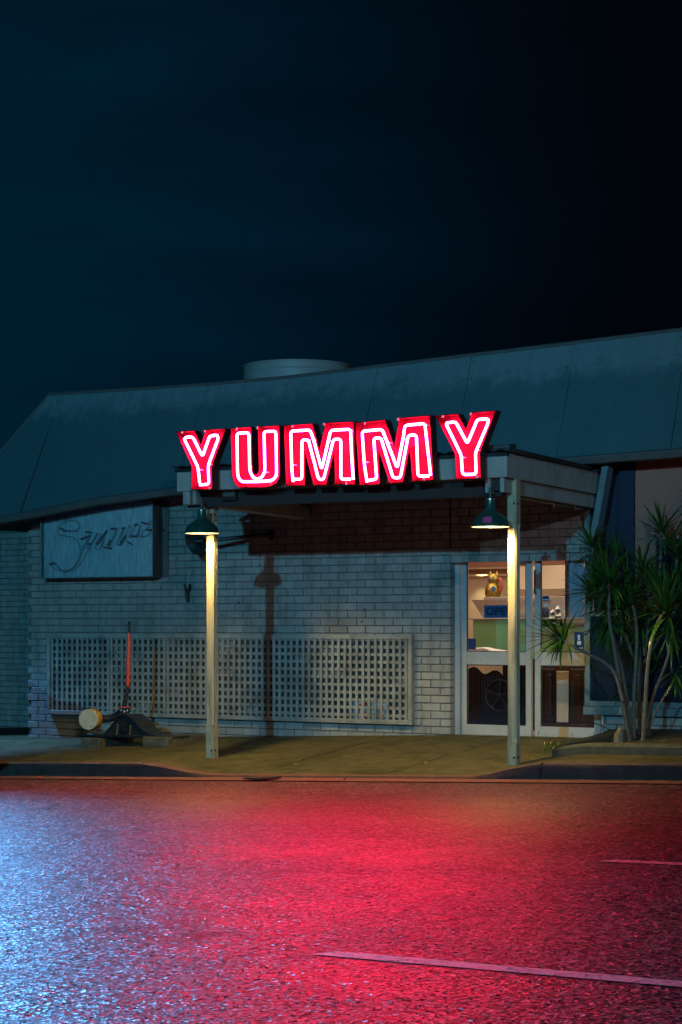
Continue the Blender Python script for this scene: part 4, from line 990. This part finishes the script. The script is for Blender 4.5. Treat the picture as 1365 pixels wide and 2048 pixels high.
hm = MB().bbox(0, Lh + .02, -.0085, .0085, -.0175, .0175, .002).mesh('slat', M['trellis'])
nr = 12
for i in range(nr):
    z = TZ0 + fwid + .005 + (hgt - .01) * i / (nr - 1) if False else TZ1 - fwid - .004 - .0855 * i
    if z > TZ0 + fwid - .02: inst('cross_slat', hm, (TX0 + fwid - .01, TB - .001, z), TR)
sc = MB()
for i in range(9):
    for z in (TZ0 + .02, TZ1 - .02): sc.lathe([(.0, -.003), (.006, -.002), (.007, .002)], (TX0 + .25 + i * .6, TF, z), 8, ax=Vector((0, 1, 0)))
o = sc.build('screws', M['ink'], TR); o['kind'] = 'stuff'
MB().box(TX0 + .02, TX1 - .02, -.0065, -.0045, TZ0 + .02, TZ1 - .02).build('hole_shade_sheet', M['hole_shade'], TR)  # added dark sheet, painting shade into the holes of the lattice
# printed sheet behind the trellis
pa, pb = atY(703, 1444, -.004), atY(778, 1396, -.004)
ps = thing('printed_sheet', ((pa.x + pb.x) / 2, -.008, pa.z), 'torn white sheet with red and blue print behind the lattice', 'poster')
MB().add([(pa.x, -.0075, pa.z), (pb.x, -.0075, pa.z - .0), (pb.x, -.0075, pb.z - .03), (pa.x + .3, -.0075, pb.z), (pa.x, -.0075, pb.z - .02)], [(0, 1, 2, 3, 4)]).build('sheet', M['white'], ps)
M['skyblue'] = mat('print_blue', (.12, .32, .55), .6, .1)
w, h = pb.x - pa.x, pb.z - pa.z
arc = lambda cx_, cz_, r0, r1, t0_, t1_: MB().add([(pa.x + w * (cx_ + r * math.cos(t)), -.0085, pa.z + h * cz_ + w * r * math.sin(t)) for t in frange(R(t0_), R(t1_), 10) for r in (r0, r1)], [(2 * i, 2 * i + 1, 2 * i + 3, 2 * i + 2) for i in range(10)])
arc(.38, .40, .15, .24, 20, 200).build('red_print', M['red'], ps); arc(.45, .30, .05, .11, 120, 380).build('red_print', M['red'], ps)
for u0, u1, v0, v1 in ((.0, .10, .1, .9), (.50, .56, .2, .8), (.70, .78, .0, .6), (.88, .96, .0, .55)): MB().box(pa.x + u0 * w, pa.x + u1 * w, -.0095, -.0078, pa.z + v0 * h, pa.z + v1 * h).build('blue_print', M['skyblue'], ps)

# ================================================================== BOX SIGN ON THE WALL
YS = -.21
sx0, sx1 = atY(82, 1100, YS).x, atY(305, 1100, YS).x; sz0, sz1 = atY(305, 1152, YS).z, atY(305, 1001, YS).z
BS = thing('box_sign', ((sx0 + sx1) / 2, -.1, sz0), 'clear box sign with unlit script tubing on the brick wall', 'sign')
MB().box(sx0, sx1, YS, YS + .006, sz0, sz1).build('front_sheet', M['perspex'], BS)
MB().box(sx1 + .001, sx1 + .007, YS, -.012, sz0, sz1).build('side_sheet', M['perspex'], BS)
MB().box(sx0 - .007, sx0 - .001, YS, -.012, sz0, sz1).build('side_sheet', M['perspex'], BS)
MB().box(sx0, sx1, YS + .007, -.012, sz0 - .012, sz0 - .001).build('bottom_tray', M['gutter'], BS)
MB().box(sx0, sx1, YS + .007, -.012, sz1 + .001, sz1 + .007).build('top_sheet', M['perspex'], BS)
MB().box(sx0 + .002, sx1 - .002, YS + .060, YS + .064, sz0 + .002, sz1 - .002).build('added_haze_sheet', M['frosted'], BS)  # added inner sheet; its pale haze brightens the sign behind the tubing
eg = MB()
for xx in (sx0 - .004, sx1 + .004): eg.tube([(xx, YS - .001, sz0), (xx, YS - .001, sz1)], .005, 6)
eg.tube([(sx0, YS - .001, sz0 - .004), (sx1, YS - .001, sz0 - .004)], .006, 6)
eg.build('edge_beads', M['bluetrim'], BS)
MB().box(sx1 + .008, sx1 + .10, -.016, -.008, sz0 - .01, sz1 + .02).build('side_flange', M['gutter'], BS)
MB().lathe([(0, -.014), (.014, -.010), (.016, .002)], (sx1 + .03, -.02, (sz0 + sz1) / 2 + .1), 10, ax=Vector((0, 1, 0))).build('knob', M['ink'], BS)
q = lambda c: (80 + c[0] / 5.25, 1000 + c[1] / 5.25)
strokes = [  # glass tubing of the script word, traced as paths
    [(390, 330), (330, 320), (250, 330), (190, 290), (240, 225), (330, 205), (410, 235), (420, 290), (370, 330), (290, 325)],
    [(290, 325), (215, 285), (180, 330), (195, 370), (300, 380), (370, 400), (420, 470), (430, 560), (400, 650), (340, 720), (280, 745), (200, 740), (130, 700), (105, 672), (150, 660), (190, 700), (230, 738)],
    [(460, 470), (430, 560), (380, 680), (300, 750), (250, 760)], [(510, 500), (470, 600), (400, 700), (330, 750)],
    [(425, 410), (525, 375), (480, 440), (450, 530)], [(480, 335), (540, 340), (530, 380), (470, 480), (500, 520), (560, 420), (600, 355), (620, 350)],
    [(600, 350), (540, 470), (520, 530)], [(640, 350), (570, 500), (610, 530), (660, 440), (700, 320), (600, 465)], [(700, 320), (640, 490), (690, 500), (750, 505)],
    [(745, 300), (800, 298), (760, 420), (700, 470)], [(820, 295), (740, 480), (715, 480)], [(880, 290), (800, 470), (840, 475), (900, 380)], [(890, 290), (860, 380), (840, 470)],
    [(940, 265), (880, 420), (960, 465)], [(950, 380), (1020, 380), (1055, 260), (990, 258)], [(960, 270), (930, 400)], [(1000, 262), (960, 390)], [(1060, 260), (1030, 380), (1080, 390)],
    [(1060, 230), (1140, 250), (1180, 210), (1240, 210), (1180, 250), (1120, 300), (1060, 350), (1080, 390), (1150, 360), (1190, 310), (1120, 315)], [(1180, 260), (1235, 320), (1200, 380)]]
for st_ in strokes:
    P = chaikin([atY(*q(c), YS + .03) for c in st_], 2); MB().tube(P, .0058, 6).build('script_tube', M['tubeglass'], BS, smooth=True)
black = [((480, 335), (540, 340)), ((425, 410), (525, 375)), ((498, 463), (540, 458)), ((600, 465), (705, 320)), ((745, 302), (800, 298)), ((680, 498), (750, 506)), ((740, 420), (715, 478)), ((905, 370), (842, 472)), ((950, 381), (1020, 380)),
         ((1060, 232), (1140, 252)), ((1115, 315), (1185, 312)), ((990, 260), (1030, 254)), ((100, 672), (160, 662)), ((200, 290), (262, 330)), ((860, 300), (892, 290)), ((930, 440), (965, 468))]
for a, b_ in black: MB().tube([atY(*q(a), YS + .03), atY(*q(b_), YS + .03)], .012, 6).build('blackout_band', M['blackpaint'], BS, smooth=True)

# ================================================================== THINGS ON THE WALL
wm = atY(543, 1070, -.02); arm0 = Vector((wm.x, -.02, wm.z)); arm1 = atY(392, 1083, -.42)
gl = thing('wall_dish_light', wm, 'unlit dark dish light on a long pipe arm behind the left pendant lamp', 'wall light')
MB().bbox(wm.x - .035, wm.x + .035, -.03, -.004, wm.z - .06, wm.z + .06, .006).build('wall_flange', M['dark_metal'], gl)
MB().tube([arm0, arm0 + Vector((-.02, -.03, 0)), arm1], .024, 10).build('arm', M['dark_metal'], gl, smooth=True)
ax_ = Vector((-.25, -1, -.35)).normalized(); xx_ = ax_.orthogonal().normalized()
MB().lathe([(.0, -.10), (.06, -.095), (.12, -.06), (.155, -.01), (.16, .02), (.15, .02), (.11, -.045), (.0, -.08)], arm1, 28, ax=ax_, x=xx_).build('dish', M['dark_metal'], gl, smooth=True)
# forked bracket with a loop of wire
fk = atY(376, 1185, -.05)
fb = thing('forked_bracket', fk, 'small black forked bracket hanging by a wire on the wall', 'bracket')
p = lambda px, py: atY(px, py, -.05)
MB().tube([p(369, 1168), p(371, 1178), p(374, 1188), p(375.5, 1203)], .013, 8, radii=[.013, .012, .018, .022]).build('body', M['ink'], fb, smooth=True)
MB().tube([p(380, 1168), p(378.5, 1178), p(375, 1188)], .013, 8).build('prong', M['ink'], fb, smooth=True)
MB().tube(chaikin([p(379, 1168), p(377, 1160), p(379, 1152), p(377.5, 1144)]), .003, 5).build('wire', M['white'], fb)
hs = MB(); rnd = random.Random(3)
for px, py in ((731, 1217), (724, 1243), (520, 1130), (536, 1171), (478, 1205), (444, 1230), (728, 1222)): hs.lathe([(0, -.004), (.010, -.003), (.011, .004)], atY(px, py, -.006), 8, ax=Vector((0, 1, 0)))
o = hs.build('anchor_holes', M['ink'], fw); o['kind'] = 'stuff'

# ================================================================== RAILWAY POINT LEVER
gp_ = onroad(250, 1494, pave); YV = gp_.y
def pv2(px, py, dy=0): return atY(px, py, YV + dy)
LV = thing('point_lever', (gp_.x, YV, gp_.z), 'old black railway point lever with a red handle and round cream weight', 'lever')
def sleeper(px0, px1, py0, py1, nm):
    a, b_ = pv2(px0, py1), pv2(px1, py0); b = MB(); b.bbox(a.x, b_.x, YV - .02, YV + .75, min(pave(a.x, YV), pave(b_.x, YV)) - .01, b_.z, .012)
    b.build(nm, M['timber'], LV)
sleeper(164, 200, 1477, 1496, 'sleeper'); sleeper(287, 338, 1475, 1496, 'sleeper')
zpl = pv2(250, 1476).z
bp_ = MB(); a, b_ = pv2(168, 1476), pv2(338, 1476); bp_.bbox(a.x, b_.x, YV + .06, YV + .42, zpl, zpl + .03, .006); bp_.build('base_plate', M['iron'], LV)
prof = [(203, 1474), (212, 1467), (222, 1456), (232, 1443), (238, 1435), (243, 1430), (256, 1430), (266, 1437), (275, 1446), (285, 1458), (298, 1467), (316, 1472), (338, 1474)]
for dy in (.12, .34):
    P = [pv2(px, py, dy) for px, py in prof] + [pv2(338, 1476.5, dy), pv2(203, 1476.5, dy)]
    MB().prism(P, (0, .025, 0)).build('side_frame', M['iron'], LV)
fl_ = MB(); 
P = [pv2(px, py, .12) for px, py in prof]
for i in range(len(P) - 1):
    for dy in (0, ): fl_.add([P[i] + Vector((0, -.03, .006)), P[i + 1] + Vector((0, -.03, .006)), P[i + 1] + Vector((0, .27, .006)), P[i] + Vector((0, .27, .006)), P[i] + Vector((0, -.03, -.010)), P[i + 1] + Vector((0, -.03, -.010)), P[i + 1] + Vector((0, .27, -.01)), P[i] + Vector((0, .27, -.01))], [(0, 1, 2, 3), (0, 1, 5, 4), (4, 5, 6, 7), (2, 3, 7, 6)])
fl_.build('rib_flange', M['iron'], LV)
q0 = pv2(250, 1432, .2)
MB().lathe([(.07, -.02), (.065, .02), (.05, .035), (.052, .085), (.085, .09), (.085, .10), (0, .102)], q0, 20).build('pivot_boss', M['iron'], LV, smooth=True)
cpz = q0 + Vector((0, 0, .101)); MB().lathe([(.086, 0), (.086, .008), (0, .009)], cpz, 20).build('boss_cap', M['red'], LV)
MB().box(pv2(243, 1452, .1).x, pv2(257, 1452, .1).x, YV + .095, YV + .12, pv2(250, 1462, .1).z, pv2(250, 1450, .1).z).build('bearing_block', M['iron'], LV)
MB().tube([pv2(236, 1448, .1), pv2(234, 1470, .1)], .012, 8).build('bolt_rod', M['timber'], LV); MB().tube([pv2(262, 1450, .1), pv2(260, 1470, .1)], .012, 8).build('bolt_rod', M['timber'], LV)
l0, l1, l2, l3 = pv2(249, 1414, .2), pv2(256, 1372, .2), pv2(258.5, 1266, .2), pv2(259, 1244, .2)
MB().tube([l0, l1], .024, 10, radii=[.028, .022]).build('lever_shaft', M['iron'], LV, smooth=True)
MB().tube([l1 + Vector((0, 0, -.01)), l1.lerp(l2, .06), l1.lerp(l2, .94), l2], .026, 12, radii=[.020, .027, .022, .016]).build('red_handle', M['red'], LV, smooth=True)
MB().tube([l2, l3, l3 + Vector((0, 0, .008))], .015, 10, radii=[.014, .017, .010]).build('lever_tip', M['iron'], LV, smooth=True)
arm = chaikin([pv2(246, 1424, .2), pv2(238, 1428, .2), pv2(226, 1436, .18), pv2(212, 1438, .16), pv2(198, 1437, .14)], 2)
MB().tube(arm, .04, 10, radii=[.045 - .0 * i for i in range(len(arm))]).build('weight_arm', M['iron'], LV, smooth=True)
cw = pv2(177, 1439, -.06); cr = 20.5 / 168; axw = Vector((.30, -1, 0)).normalized() * -1
axw = Vector((-.22, .97, 0)).normalized()
wt = MB().lathe([(0, 0), (cr * .96, 0), (cr, .01), (cr, .13), (cr * .9, .15), (0, .15)], cw, 36, ax=axw, x=Vector((0, 0, 1)))
wt.build('round_weight', M['yellow'], LV, smooth=True)
MB().lathe([(0, -.004), (cr * .97, -.004), (cr * .985, .002), (cr * .985, .012)], cw, 36, ax=axw, x=Vector((0, 0, 1))).build('weight_face', M['cream'], LV)
# painted white marks on the boss
for px, py in ((243, 1420), (249, 1423), (255, 1421)):
    c = pv2(px, py, .135); MB().tube([c + Vector((-.008, 0, -.012)), c + Vector((.004, -.0, .012)), c + Vector((.010, 0, -.006))], .005, 5).build('white_mark', M['white'], LV)

# ================================================================== ROAD MARKINGS, LITTER, DRAIN
def dash(pts, wid, label, name='road_marking'):
    b = MB(); K = 24; vs = []
    for i in range(K + 1):
        p = pts[0].lerp(pts[1], i / K); d = (pts[1] - pts[0]).normalized(); n_ = Vector((-d.y, d.x, 0))
        for s_ in (-1, 1):
            sk = (s_ * .03 if i == 0 else 0)
            x, y = p.x + n_.x * s_ * wid / 2 + d.x * sk, p.y + n_.y * s_ * wid / 2 + d.y * sk; vs.append((x, y, road(x, y) + .004))
    b.add(vs, [(2 * i, 2 * i + 1, 2 * i + 3, 2 * i + 2) for i in range(K)]); o = b.build(name, M['line']); props(o, kind='structure'); return o
dash((onroad(650, 1907), onroad(1480, 1980)), .115, ''); dash((onroad(1213, 1722), onroad(1480, 1734)), .10, '')
dr = [onroad(385, 1567, lambda x, y: kerb_top(x) - .14), onroad(440, 1573, lambda x, y: kerb_top(x) - .14), onroad(536, 1566.5, lambda x, y: kerb_top(x) - .14), onroad(470, 1563, lambda x, y: kerb_top(x) - .14)]
dg = thing('drain_cover', dr[0], 'dark flat drain cover in the gutter in front of the left post', 'drain cover')
zc = max(kerb_top(p.x) - .15 for p in dr) + .022
x0, x1, y0, y1 = min(p.x for p in dr) + .25, max(p.x for p in dr) - .25, -3.34, -3.04
MB().add([(x0, y0, road(x0, y0) + .022), (x1, y0, road(x1, y0) + .022), (x1, y1, road(x1, y1) + .030), (x0, y1, road(x0, y1) + .030)], [(0, 1, 2, 3)]).build('lid', M['kerbface'], dg)
fr_ = MB()
for i in range(9):
    xa = x0 + (x1 - x0) * (i + .5) / 9; fr_.bbox(xa - .008, xa + .008, y0 + .02, y1 - .02, road(xa, y0) + .018, road(xa, y0) + .036, .002)
o = fr_.build('bars', M['dark_metal'], dg); o['kind'] = 'stuff'
lit = MB(); lit.add([(-.05, 0, 0), (-.02, .016, .006), (.02, .018, .004), (.055, 0, .012), (.02, -.018, .006), (-.02, -.016, .003)], [(0, 1, 2, 3), (0, 3, 4, 5)])
lm = {k: lit.mesh('fallen_leaf', M[k]) for k in ('litter', 'redleaf')}
for i, (px, py, mt, f_, label) in enumerate([(283, 1507, 'litter', pave, 'yellow leaf lying on the footpath right of the lever'), (607, 1520, 'litter', pave, 'pale yellow leaf near the middle of the footpath edge'),
        (592, 1501, 'litter', pave, 'tiny pale leaf on the footpath below the lattice'), (852, 1496, 'litter', pave, 'small whitish leaf on the footpath left of the doors'), (995, 1506, 'litter', pave, 'curled yellow leaf on the footpath left of the right post'),
        (988, 1523, 'litter', pave, 'yellow leaf at the footpath edge left of the right post'), (984, 1481, 'litter', pave, 'small leaf close to the door step'), (1075, 1511, 'litter', pave, 'leaf beside the end of the garden edging'),
        (82, 1555, 'redleaf', lambda x, y: kerb_top(x) - .135, 'orange leaf in the gutter at the left'), (690, 1560, 'redleaf', lambda x, y: kerb_top(x) - .13, 'upturned red leaf in the gutter at the middle of the crossing'), (1165, 1561, 'redleaf', lambda x, y: kerb_top(x) - .135, 'orange leaf in the gutter under the garden bed')]):
    p_ = onroad(px, py, f_); t = bpy.data.objects.new('fallen_leaf', lm[mt]); COL.objects.link(t); t.location = (p_.x, min(p_.y, 0 - .05), f_(p_.x, p_.y) + .004); t.rotation_euler = (random.uniform(-.3, .3), random.uniform(-.3, .3), random.uniform(0, 6)); s_ = random.uniform(.6, 1.1); t.scale = (s_, s_, s_)
    props(t, label, 'leaf', 'fallen leaves on the ground')

sk = MB(); rs = random.Random(9)
for i in range(260):
    if rs.random() < .6: p_ = Vector((rs.uniform(-6, 2.2), rs.uniform(-2.7, -.05), 0)); z_ = pave(p_.x, p_.y) + .003
    else: p_ = Vector((rs.uniform(-5, 5), rs.uniform(-3.2, -2.95), 0)); z_ = kerb_top(p_.x) - .15 + .012
    a = rs.uniform(0, 6.3); r1 = rs.uniform(.005, .016); r2 = r1 * rs.uniform(.3, .8); d = Vector((math.cos(a), math.sin(a), 0)); e = Vector((-d.y, d.x, 0)); p_.z = z_
    sk.add([p_ - d * r1, p_ - e * r2 + Vector((0, 0, .003)), p_ + d * r1 + Vector((0, 0, rs.uniform(0, .008))), p_ + e * r2], [(0, 1, 2, 3)])
o = sk.build('leaf_litter', M['litterdark']); props(o, 'specks of dry leaf litter scattered over footpath and gutter', 'leaf litter', kind='stuff')
# ================================================================== PLANT
YG = -.95
rnd = random.Random(11)
def g8(c, Y): return atY(1000 + c[0] / 3.532, 1000 + c[1] / 3.532, Y)
PB = g8((960, 1690), YG)
PT = thing('cordyline_shrub', (PB.x, YG, pave(PB.x, YG) + .05), 'tall shrub with pale bare stems and spiky green leaf tufts beside the doors', 'shrub')
zsoil = pave(PB.x, YG) + .03
stems = [  # path in zoomed pixels, depth, radius
    ([(925, 1740), (890, 1560), (850, 1300), (805, 1020), (768, 840), (772, 590)], -1.05, .026),
    ([(935, 1740), (915, 1540), (875, 1260), (825, 1050), (800, 960), (780, 880)], -.95, .022),
    ([(870, 1420), (825, 1250), (770, 1160), (640, 1095), (530, 1040), (405, 968)], -1.15, .020),
    ([(950, 1740), (945, 1380), (968, 1100), (968, 860), (930, 700)], -.90, .023),
    ([(1010, 1740), (1030, 1420), (1045, 1150), (1080, 960), (1125, 840), (1175, 780)], -1.1, .024),
    ([(1050, 1740), (1060, 1500), (1090, 1360), (1180, 1150), (1205, 1010), (1215, 930)], -.8, .018),
    ([(990, 1740), (985, 1450), (985, 1200), (1010, 1000), (1060, 880), (1040, 680), (1000, 540)], -.6, .022),
    ([(940, 1100), (890, 960), (850, 850), (830, 760), (780, 620), (690, 520)], -.75, .017),
    ([(985, 1200), (1120, 1000), (1200, 800), (1260, 620)], -.6, .018), ([(1010, 1000), (1100, 720), (1140, 420), (1140, 205)], -.55, .020),
    ([(968, 900), (900, 700), (830, 480), (820, 380)], -.6, .017), ([(800, 1000), (700, 600), (650, 330)], -.65, .018), ([(1000, 1740), (1100, 1500), (1240, 1250)], -.9, .014), ([(1020, 1100), (1060, 800), (1050, 560), (1020, 420)], -.7, .017), ([(1200, 800), (1240, 560), (1250, 400)], -.6, .016), ([(1260, 620), (1340, 480), (1380, 330)], -.6, .016)]
for P, Y, r_ in stems:
    Q = chaikin([g8(c, Y + (0 if i else .0)) for i, c in enumerate(P)], 2)
    if P[0][1] > 1700: Q[0].z = zsoil - .04
    nq = len(Q); Q2 = []
    for i in range(nq - 1):
        for t in (0, .34, .67): Q2.append(Q[i].lerp(Q[i + 1], t))
    Q2.append(Q[-1]); n2_ = len(Q2)
    MB().tube(Q2, r_, 8, radii=[.82 * r_ * (1.25 - .55 * i / n2_) * (1 + .07 * (i % 2)) for i in range(n2_)]).build('stem', M['stem'], PT, smooth=True)
# leaf blades (shared meshes): folded, tapering, drooping
def blade(droop, w):
    b = MB(); K = 6; vs = []
    for i in range(K + 1):
        t = i / K; x = t * math.cos(droop * t * .6); z = -droop * .45 * t * t; ww = w * (.55 + 1.2 * t - .2 * t * t) * (1 - t) ** .55 if t < 1 else 0
        ww = w * min(1, .45 + 2.2 * t) * (1 - t ** 2.2)
        vs += [(x, -ww, z + ww * .35), (x, 0, z), (x, ww, z + ww * .35)]
    b.add(vs, [(3 * i + k, 3 * i + k + 1, 3 * i + k + 4, 3 * i + k + 3) for i in range(K) for k in (0, 1)]); return b.mesh('leaf', M['leaf'], smooth=True)
BLADES = [blade(d, w) for d in (.05, .25, .5, .95) for w in (.040, .054)]
tufts = [ # centre, depth, leaf length (m), count, lean direction (px), priority
    ((400, 965), -1.15, .40, 44, (-.85, .28), 0), ((772, 580), -1.05, .44, 44, (-.25, .5), 0), ((930, 720), -.9, .40, 30, (0, .6), 2), ((1175, 780), -1.1, .50, 44, (.1, .35), 0), ((640, 640), -1.0, .36, 34, (-.6, .3), 1),
    ((1140, 205), -.55, .34, 40, (0, .9), 0), ((650, 320), -.65, .36, 36, (-.1, .7), 1), ((820, 370), -.6, .30, 30, (0, .9), 2), ((1000, 500), -.6, .36, 36, (0, .9), 1), ((1255, 390), -.6, .40, 34, (-.1, .6), 2),
    ((760, 900), -.95, .38, 34, (-.3, -.5), 1), ((1215, 940), -.8, .34, 26, (0, -.2), 3), ((690, 510), -.75, .36, 30, (-.4, .4), 2), ((1050, 560), -.7, .34, 28, (.1, .7), 3), ((1240, 1250), -.9, .26, 24, (.2, -.2), 2),
    ((850, 1370), -.85, .20, 22, (-.3, -.4), 2), ((900, 640), -.8, .34, 28, (.1, .2), 3), ((1260, 610), -.6, .36, 30, (.1, .2), 3), ((1390, 320), -.6, .4, 30, (0, .4), 3), ((1420, -20), -.7, .34, 26, (-.4, .2), 2), ((960, 1000), -.6, .30, 24, (0, .1), 3), ((1100, 1130), -.6, .26, 20, (0, .3), 3)]
tufts += [((860, 760), -.85, .36, 34, (-.1, .4), 2), ((1110, 640), -.8, .36, 34, (.1, .5), 2), ((1000, 860), -.75, .34, 30, (0, .2), 3), ((730, 770), -1.0, .36, 34, (-.5, .2), 1), ((1300, 760), -.7, .38, 30, (.1, .3), 3)]
leaves = []
for (c, Y, Ln, n, lean, pr) in tufts:
    o_ = g8(c, Y); right = Vector((ca, sa, 0)); ax0 = (right * lean[0] + Vector((0, 0, 1)) * lean[1] + Vector((rnd.uniform(-.2, .2), -.25, 0)))
    ax0 = ax0.normalized()
    u = ax0.orthogonal().normalized(); v_ = ax0.cross(u)
    for k in range(n):
        f_ = k / n; ang = k * 2.39996 + rnd.uniform(-.25, .25); th = .12 + 1.5 * f_ ** .8 + rnd.uniform(-.15, .15)
        d = ax0 * math.cos(th) + (u * math.cos(ang) + v_ * math.sin(ang)) * math.sin(th)
        z_ = Vector((0, 0, 1)); y_ = z_.cross(d); y_ = y_.normalized() if y_.length > .05 else u
        up = d.cross(y_).normalized(); rot = Matrix((d, y_, up)).transposed()
        L_ = Ln * 1.12 * rnd.uniform(.75, 1.12) * (.8 + .2 * math.sin(min(1, f_ * 1.3) * math.pi))
        me = BLADES[min(7, int((f_ * 3.2 + rnd.uniform(0, .9))) * 2 % 8 + (k % 2))]
        leaves.append((pr, len(leaves), me, o_ - ax0 * (.10 * f_), rot, L_))
leaves.sort(key=lambda l: (l[0], l[1])); rest = MB()
for i, (pr, _, me, p_, rot, L_) in enumerate(leaves):
    if i < 300:
        o = bpy.data.objects.new('leaf', me); COL.objects.link(o); o.parent = PT; o.rotation_mode = 'QUATERNION'; o.rotation_quaternion = rot.to_quaternion(); o.location = p_ - ORIG[PT.name]; o.scale = (L_, L_, L_)
    else:
        mt = Matrix.Translation(p_) @ rot.to_4x4() @ Matrix.Scale(L_, 4); rest.add([mt @ v.co for v in me.vertices], [list(pp.vertices) for pp in me.polygons])
o = rest.build('inner_leaves', M['leaf'], PT, smooth=True, recalc=False); o['kind'] = 'stuff'
# dry stump, small grasses in the bed
sp = g8((850, 1700), -1.3)
sm_ = thing('dead_stump', (sp.x, -1.3, pave(sp.x, -1.3) + .04), 'dead grey stump with a bare arching twig at the left of the bed', 'stump')
MB().tube([sp + Vector((0, 0, -.08)), g8((845, 1660), -1.3), g8((862, 1610), -1.3)], .05, 9, radii=[.07, .055, .03]).build('trunk', M['stem'], sm_, smooth=True)
MB().tube(chaikin([g8((840, 1680), -1.32), g8((760, 1610), -1.34), g8((690, 1580), -1.36), g8((618, 1572), -1.36)]), .006, 6).build('twig', M['soil'], sm_, smooth=True)
gr = MB(); 
for i in range(420):
    px = rnd.uniform(1085, 1365); p_ = onroad(px, rnd.uniform(1484, 1500), pave); p_.y = min(p_.y, -.2); z_ = pave(p_.x, p_.y) + .05; h_ = rnd.uniform(.02, .06); a = rnd.uniform(0, 6.3); d = Vector((math.cos(a), math.sin(a), 0)); w_ = Vector((-d.y, d.x, 0)) * .004
    p_ = Vector((p_.x, p_.y, z_)); t_ = p_ + d * h_ * .5 + Vector((0, 0, h_)); m_ = p_.lerp(t_, .5) + Vector((0, 0, h_ * .12)); gr.add([p_ - w_, p_ + w_, m_ + w_ * .8, m_ - w_ * .8, t_], [(0, 1, 2, 3), (3, 2, 4)])
o = gr.build('bed_grass', M['leaf']); props(o, 'short dark grass tufts in the garden bed', 'grass', kind='stuff')

# ================================================================== VAN parked at the kerb just left of the view (its shadow lies on the wall and footpath)
vx1, vx0 = -3.62, -8.4; vy0, vy1 = -5.3, -3.45; zr = road(-6, -4.4)
VN = thing('parked_van', (-6.2, -4.4, zr), 'dark panel van parked at the kerb outside the left edge of the picture', 'van')
side = [(vx0, .35), (vx0, 1.75), (vx0 + .15, 1.80), (vx1 - 1.05, 1.80), (vx1 - .62, 1.58), (vx1 - .12, 1.50), (vx1, 1.38), (vx1, .35)]
b = MB(); P = [Vector((x, vy0, zr + z)) for x, z in side]; b.prism(P, (0, vy1 - vy0, 0)); b.build('body', M['navy'], VN)
for x in (vx0 + .9, vx1 - .8):
    for y in (vy0 - .01, vy1 - .19): 
        w_ = MB().lathe([(0, 0), (.20, 0), (.33, .01), (.34, .10), (.33, .19), (.20, .20), (0, .2)], (x, y, zr + .33), 20, ax=Vector((0, 1, 0))); w_.build('wheel', M['ink'], VN, smooth=True)
MB().add([(vx1 - 1.0, vy1 + .004, zr + 1.68), (vx1 - .5, vy1 + .004, zr + 1.2), (vx1 - 1.9, vy1 + .004, zr + 1.2), (vx1 - 1.9, vy1 + .004, zr + 1.68)], [(0, 1, 2, 3)]).build('side_window', M['darkglass'], VN)
for y in (vy0 + .25, vy1 - .25): MB().lathe([(0, .0), (.09, .0), (.08, .02), (0, .025)], (vx1, y, zr + .72), 14, ax=Vector((1, 0, 0)), x=Vector((0, 0, 1))).build('headlight', M['white_enamel'], VN)
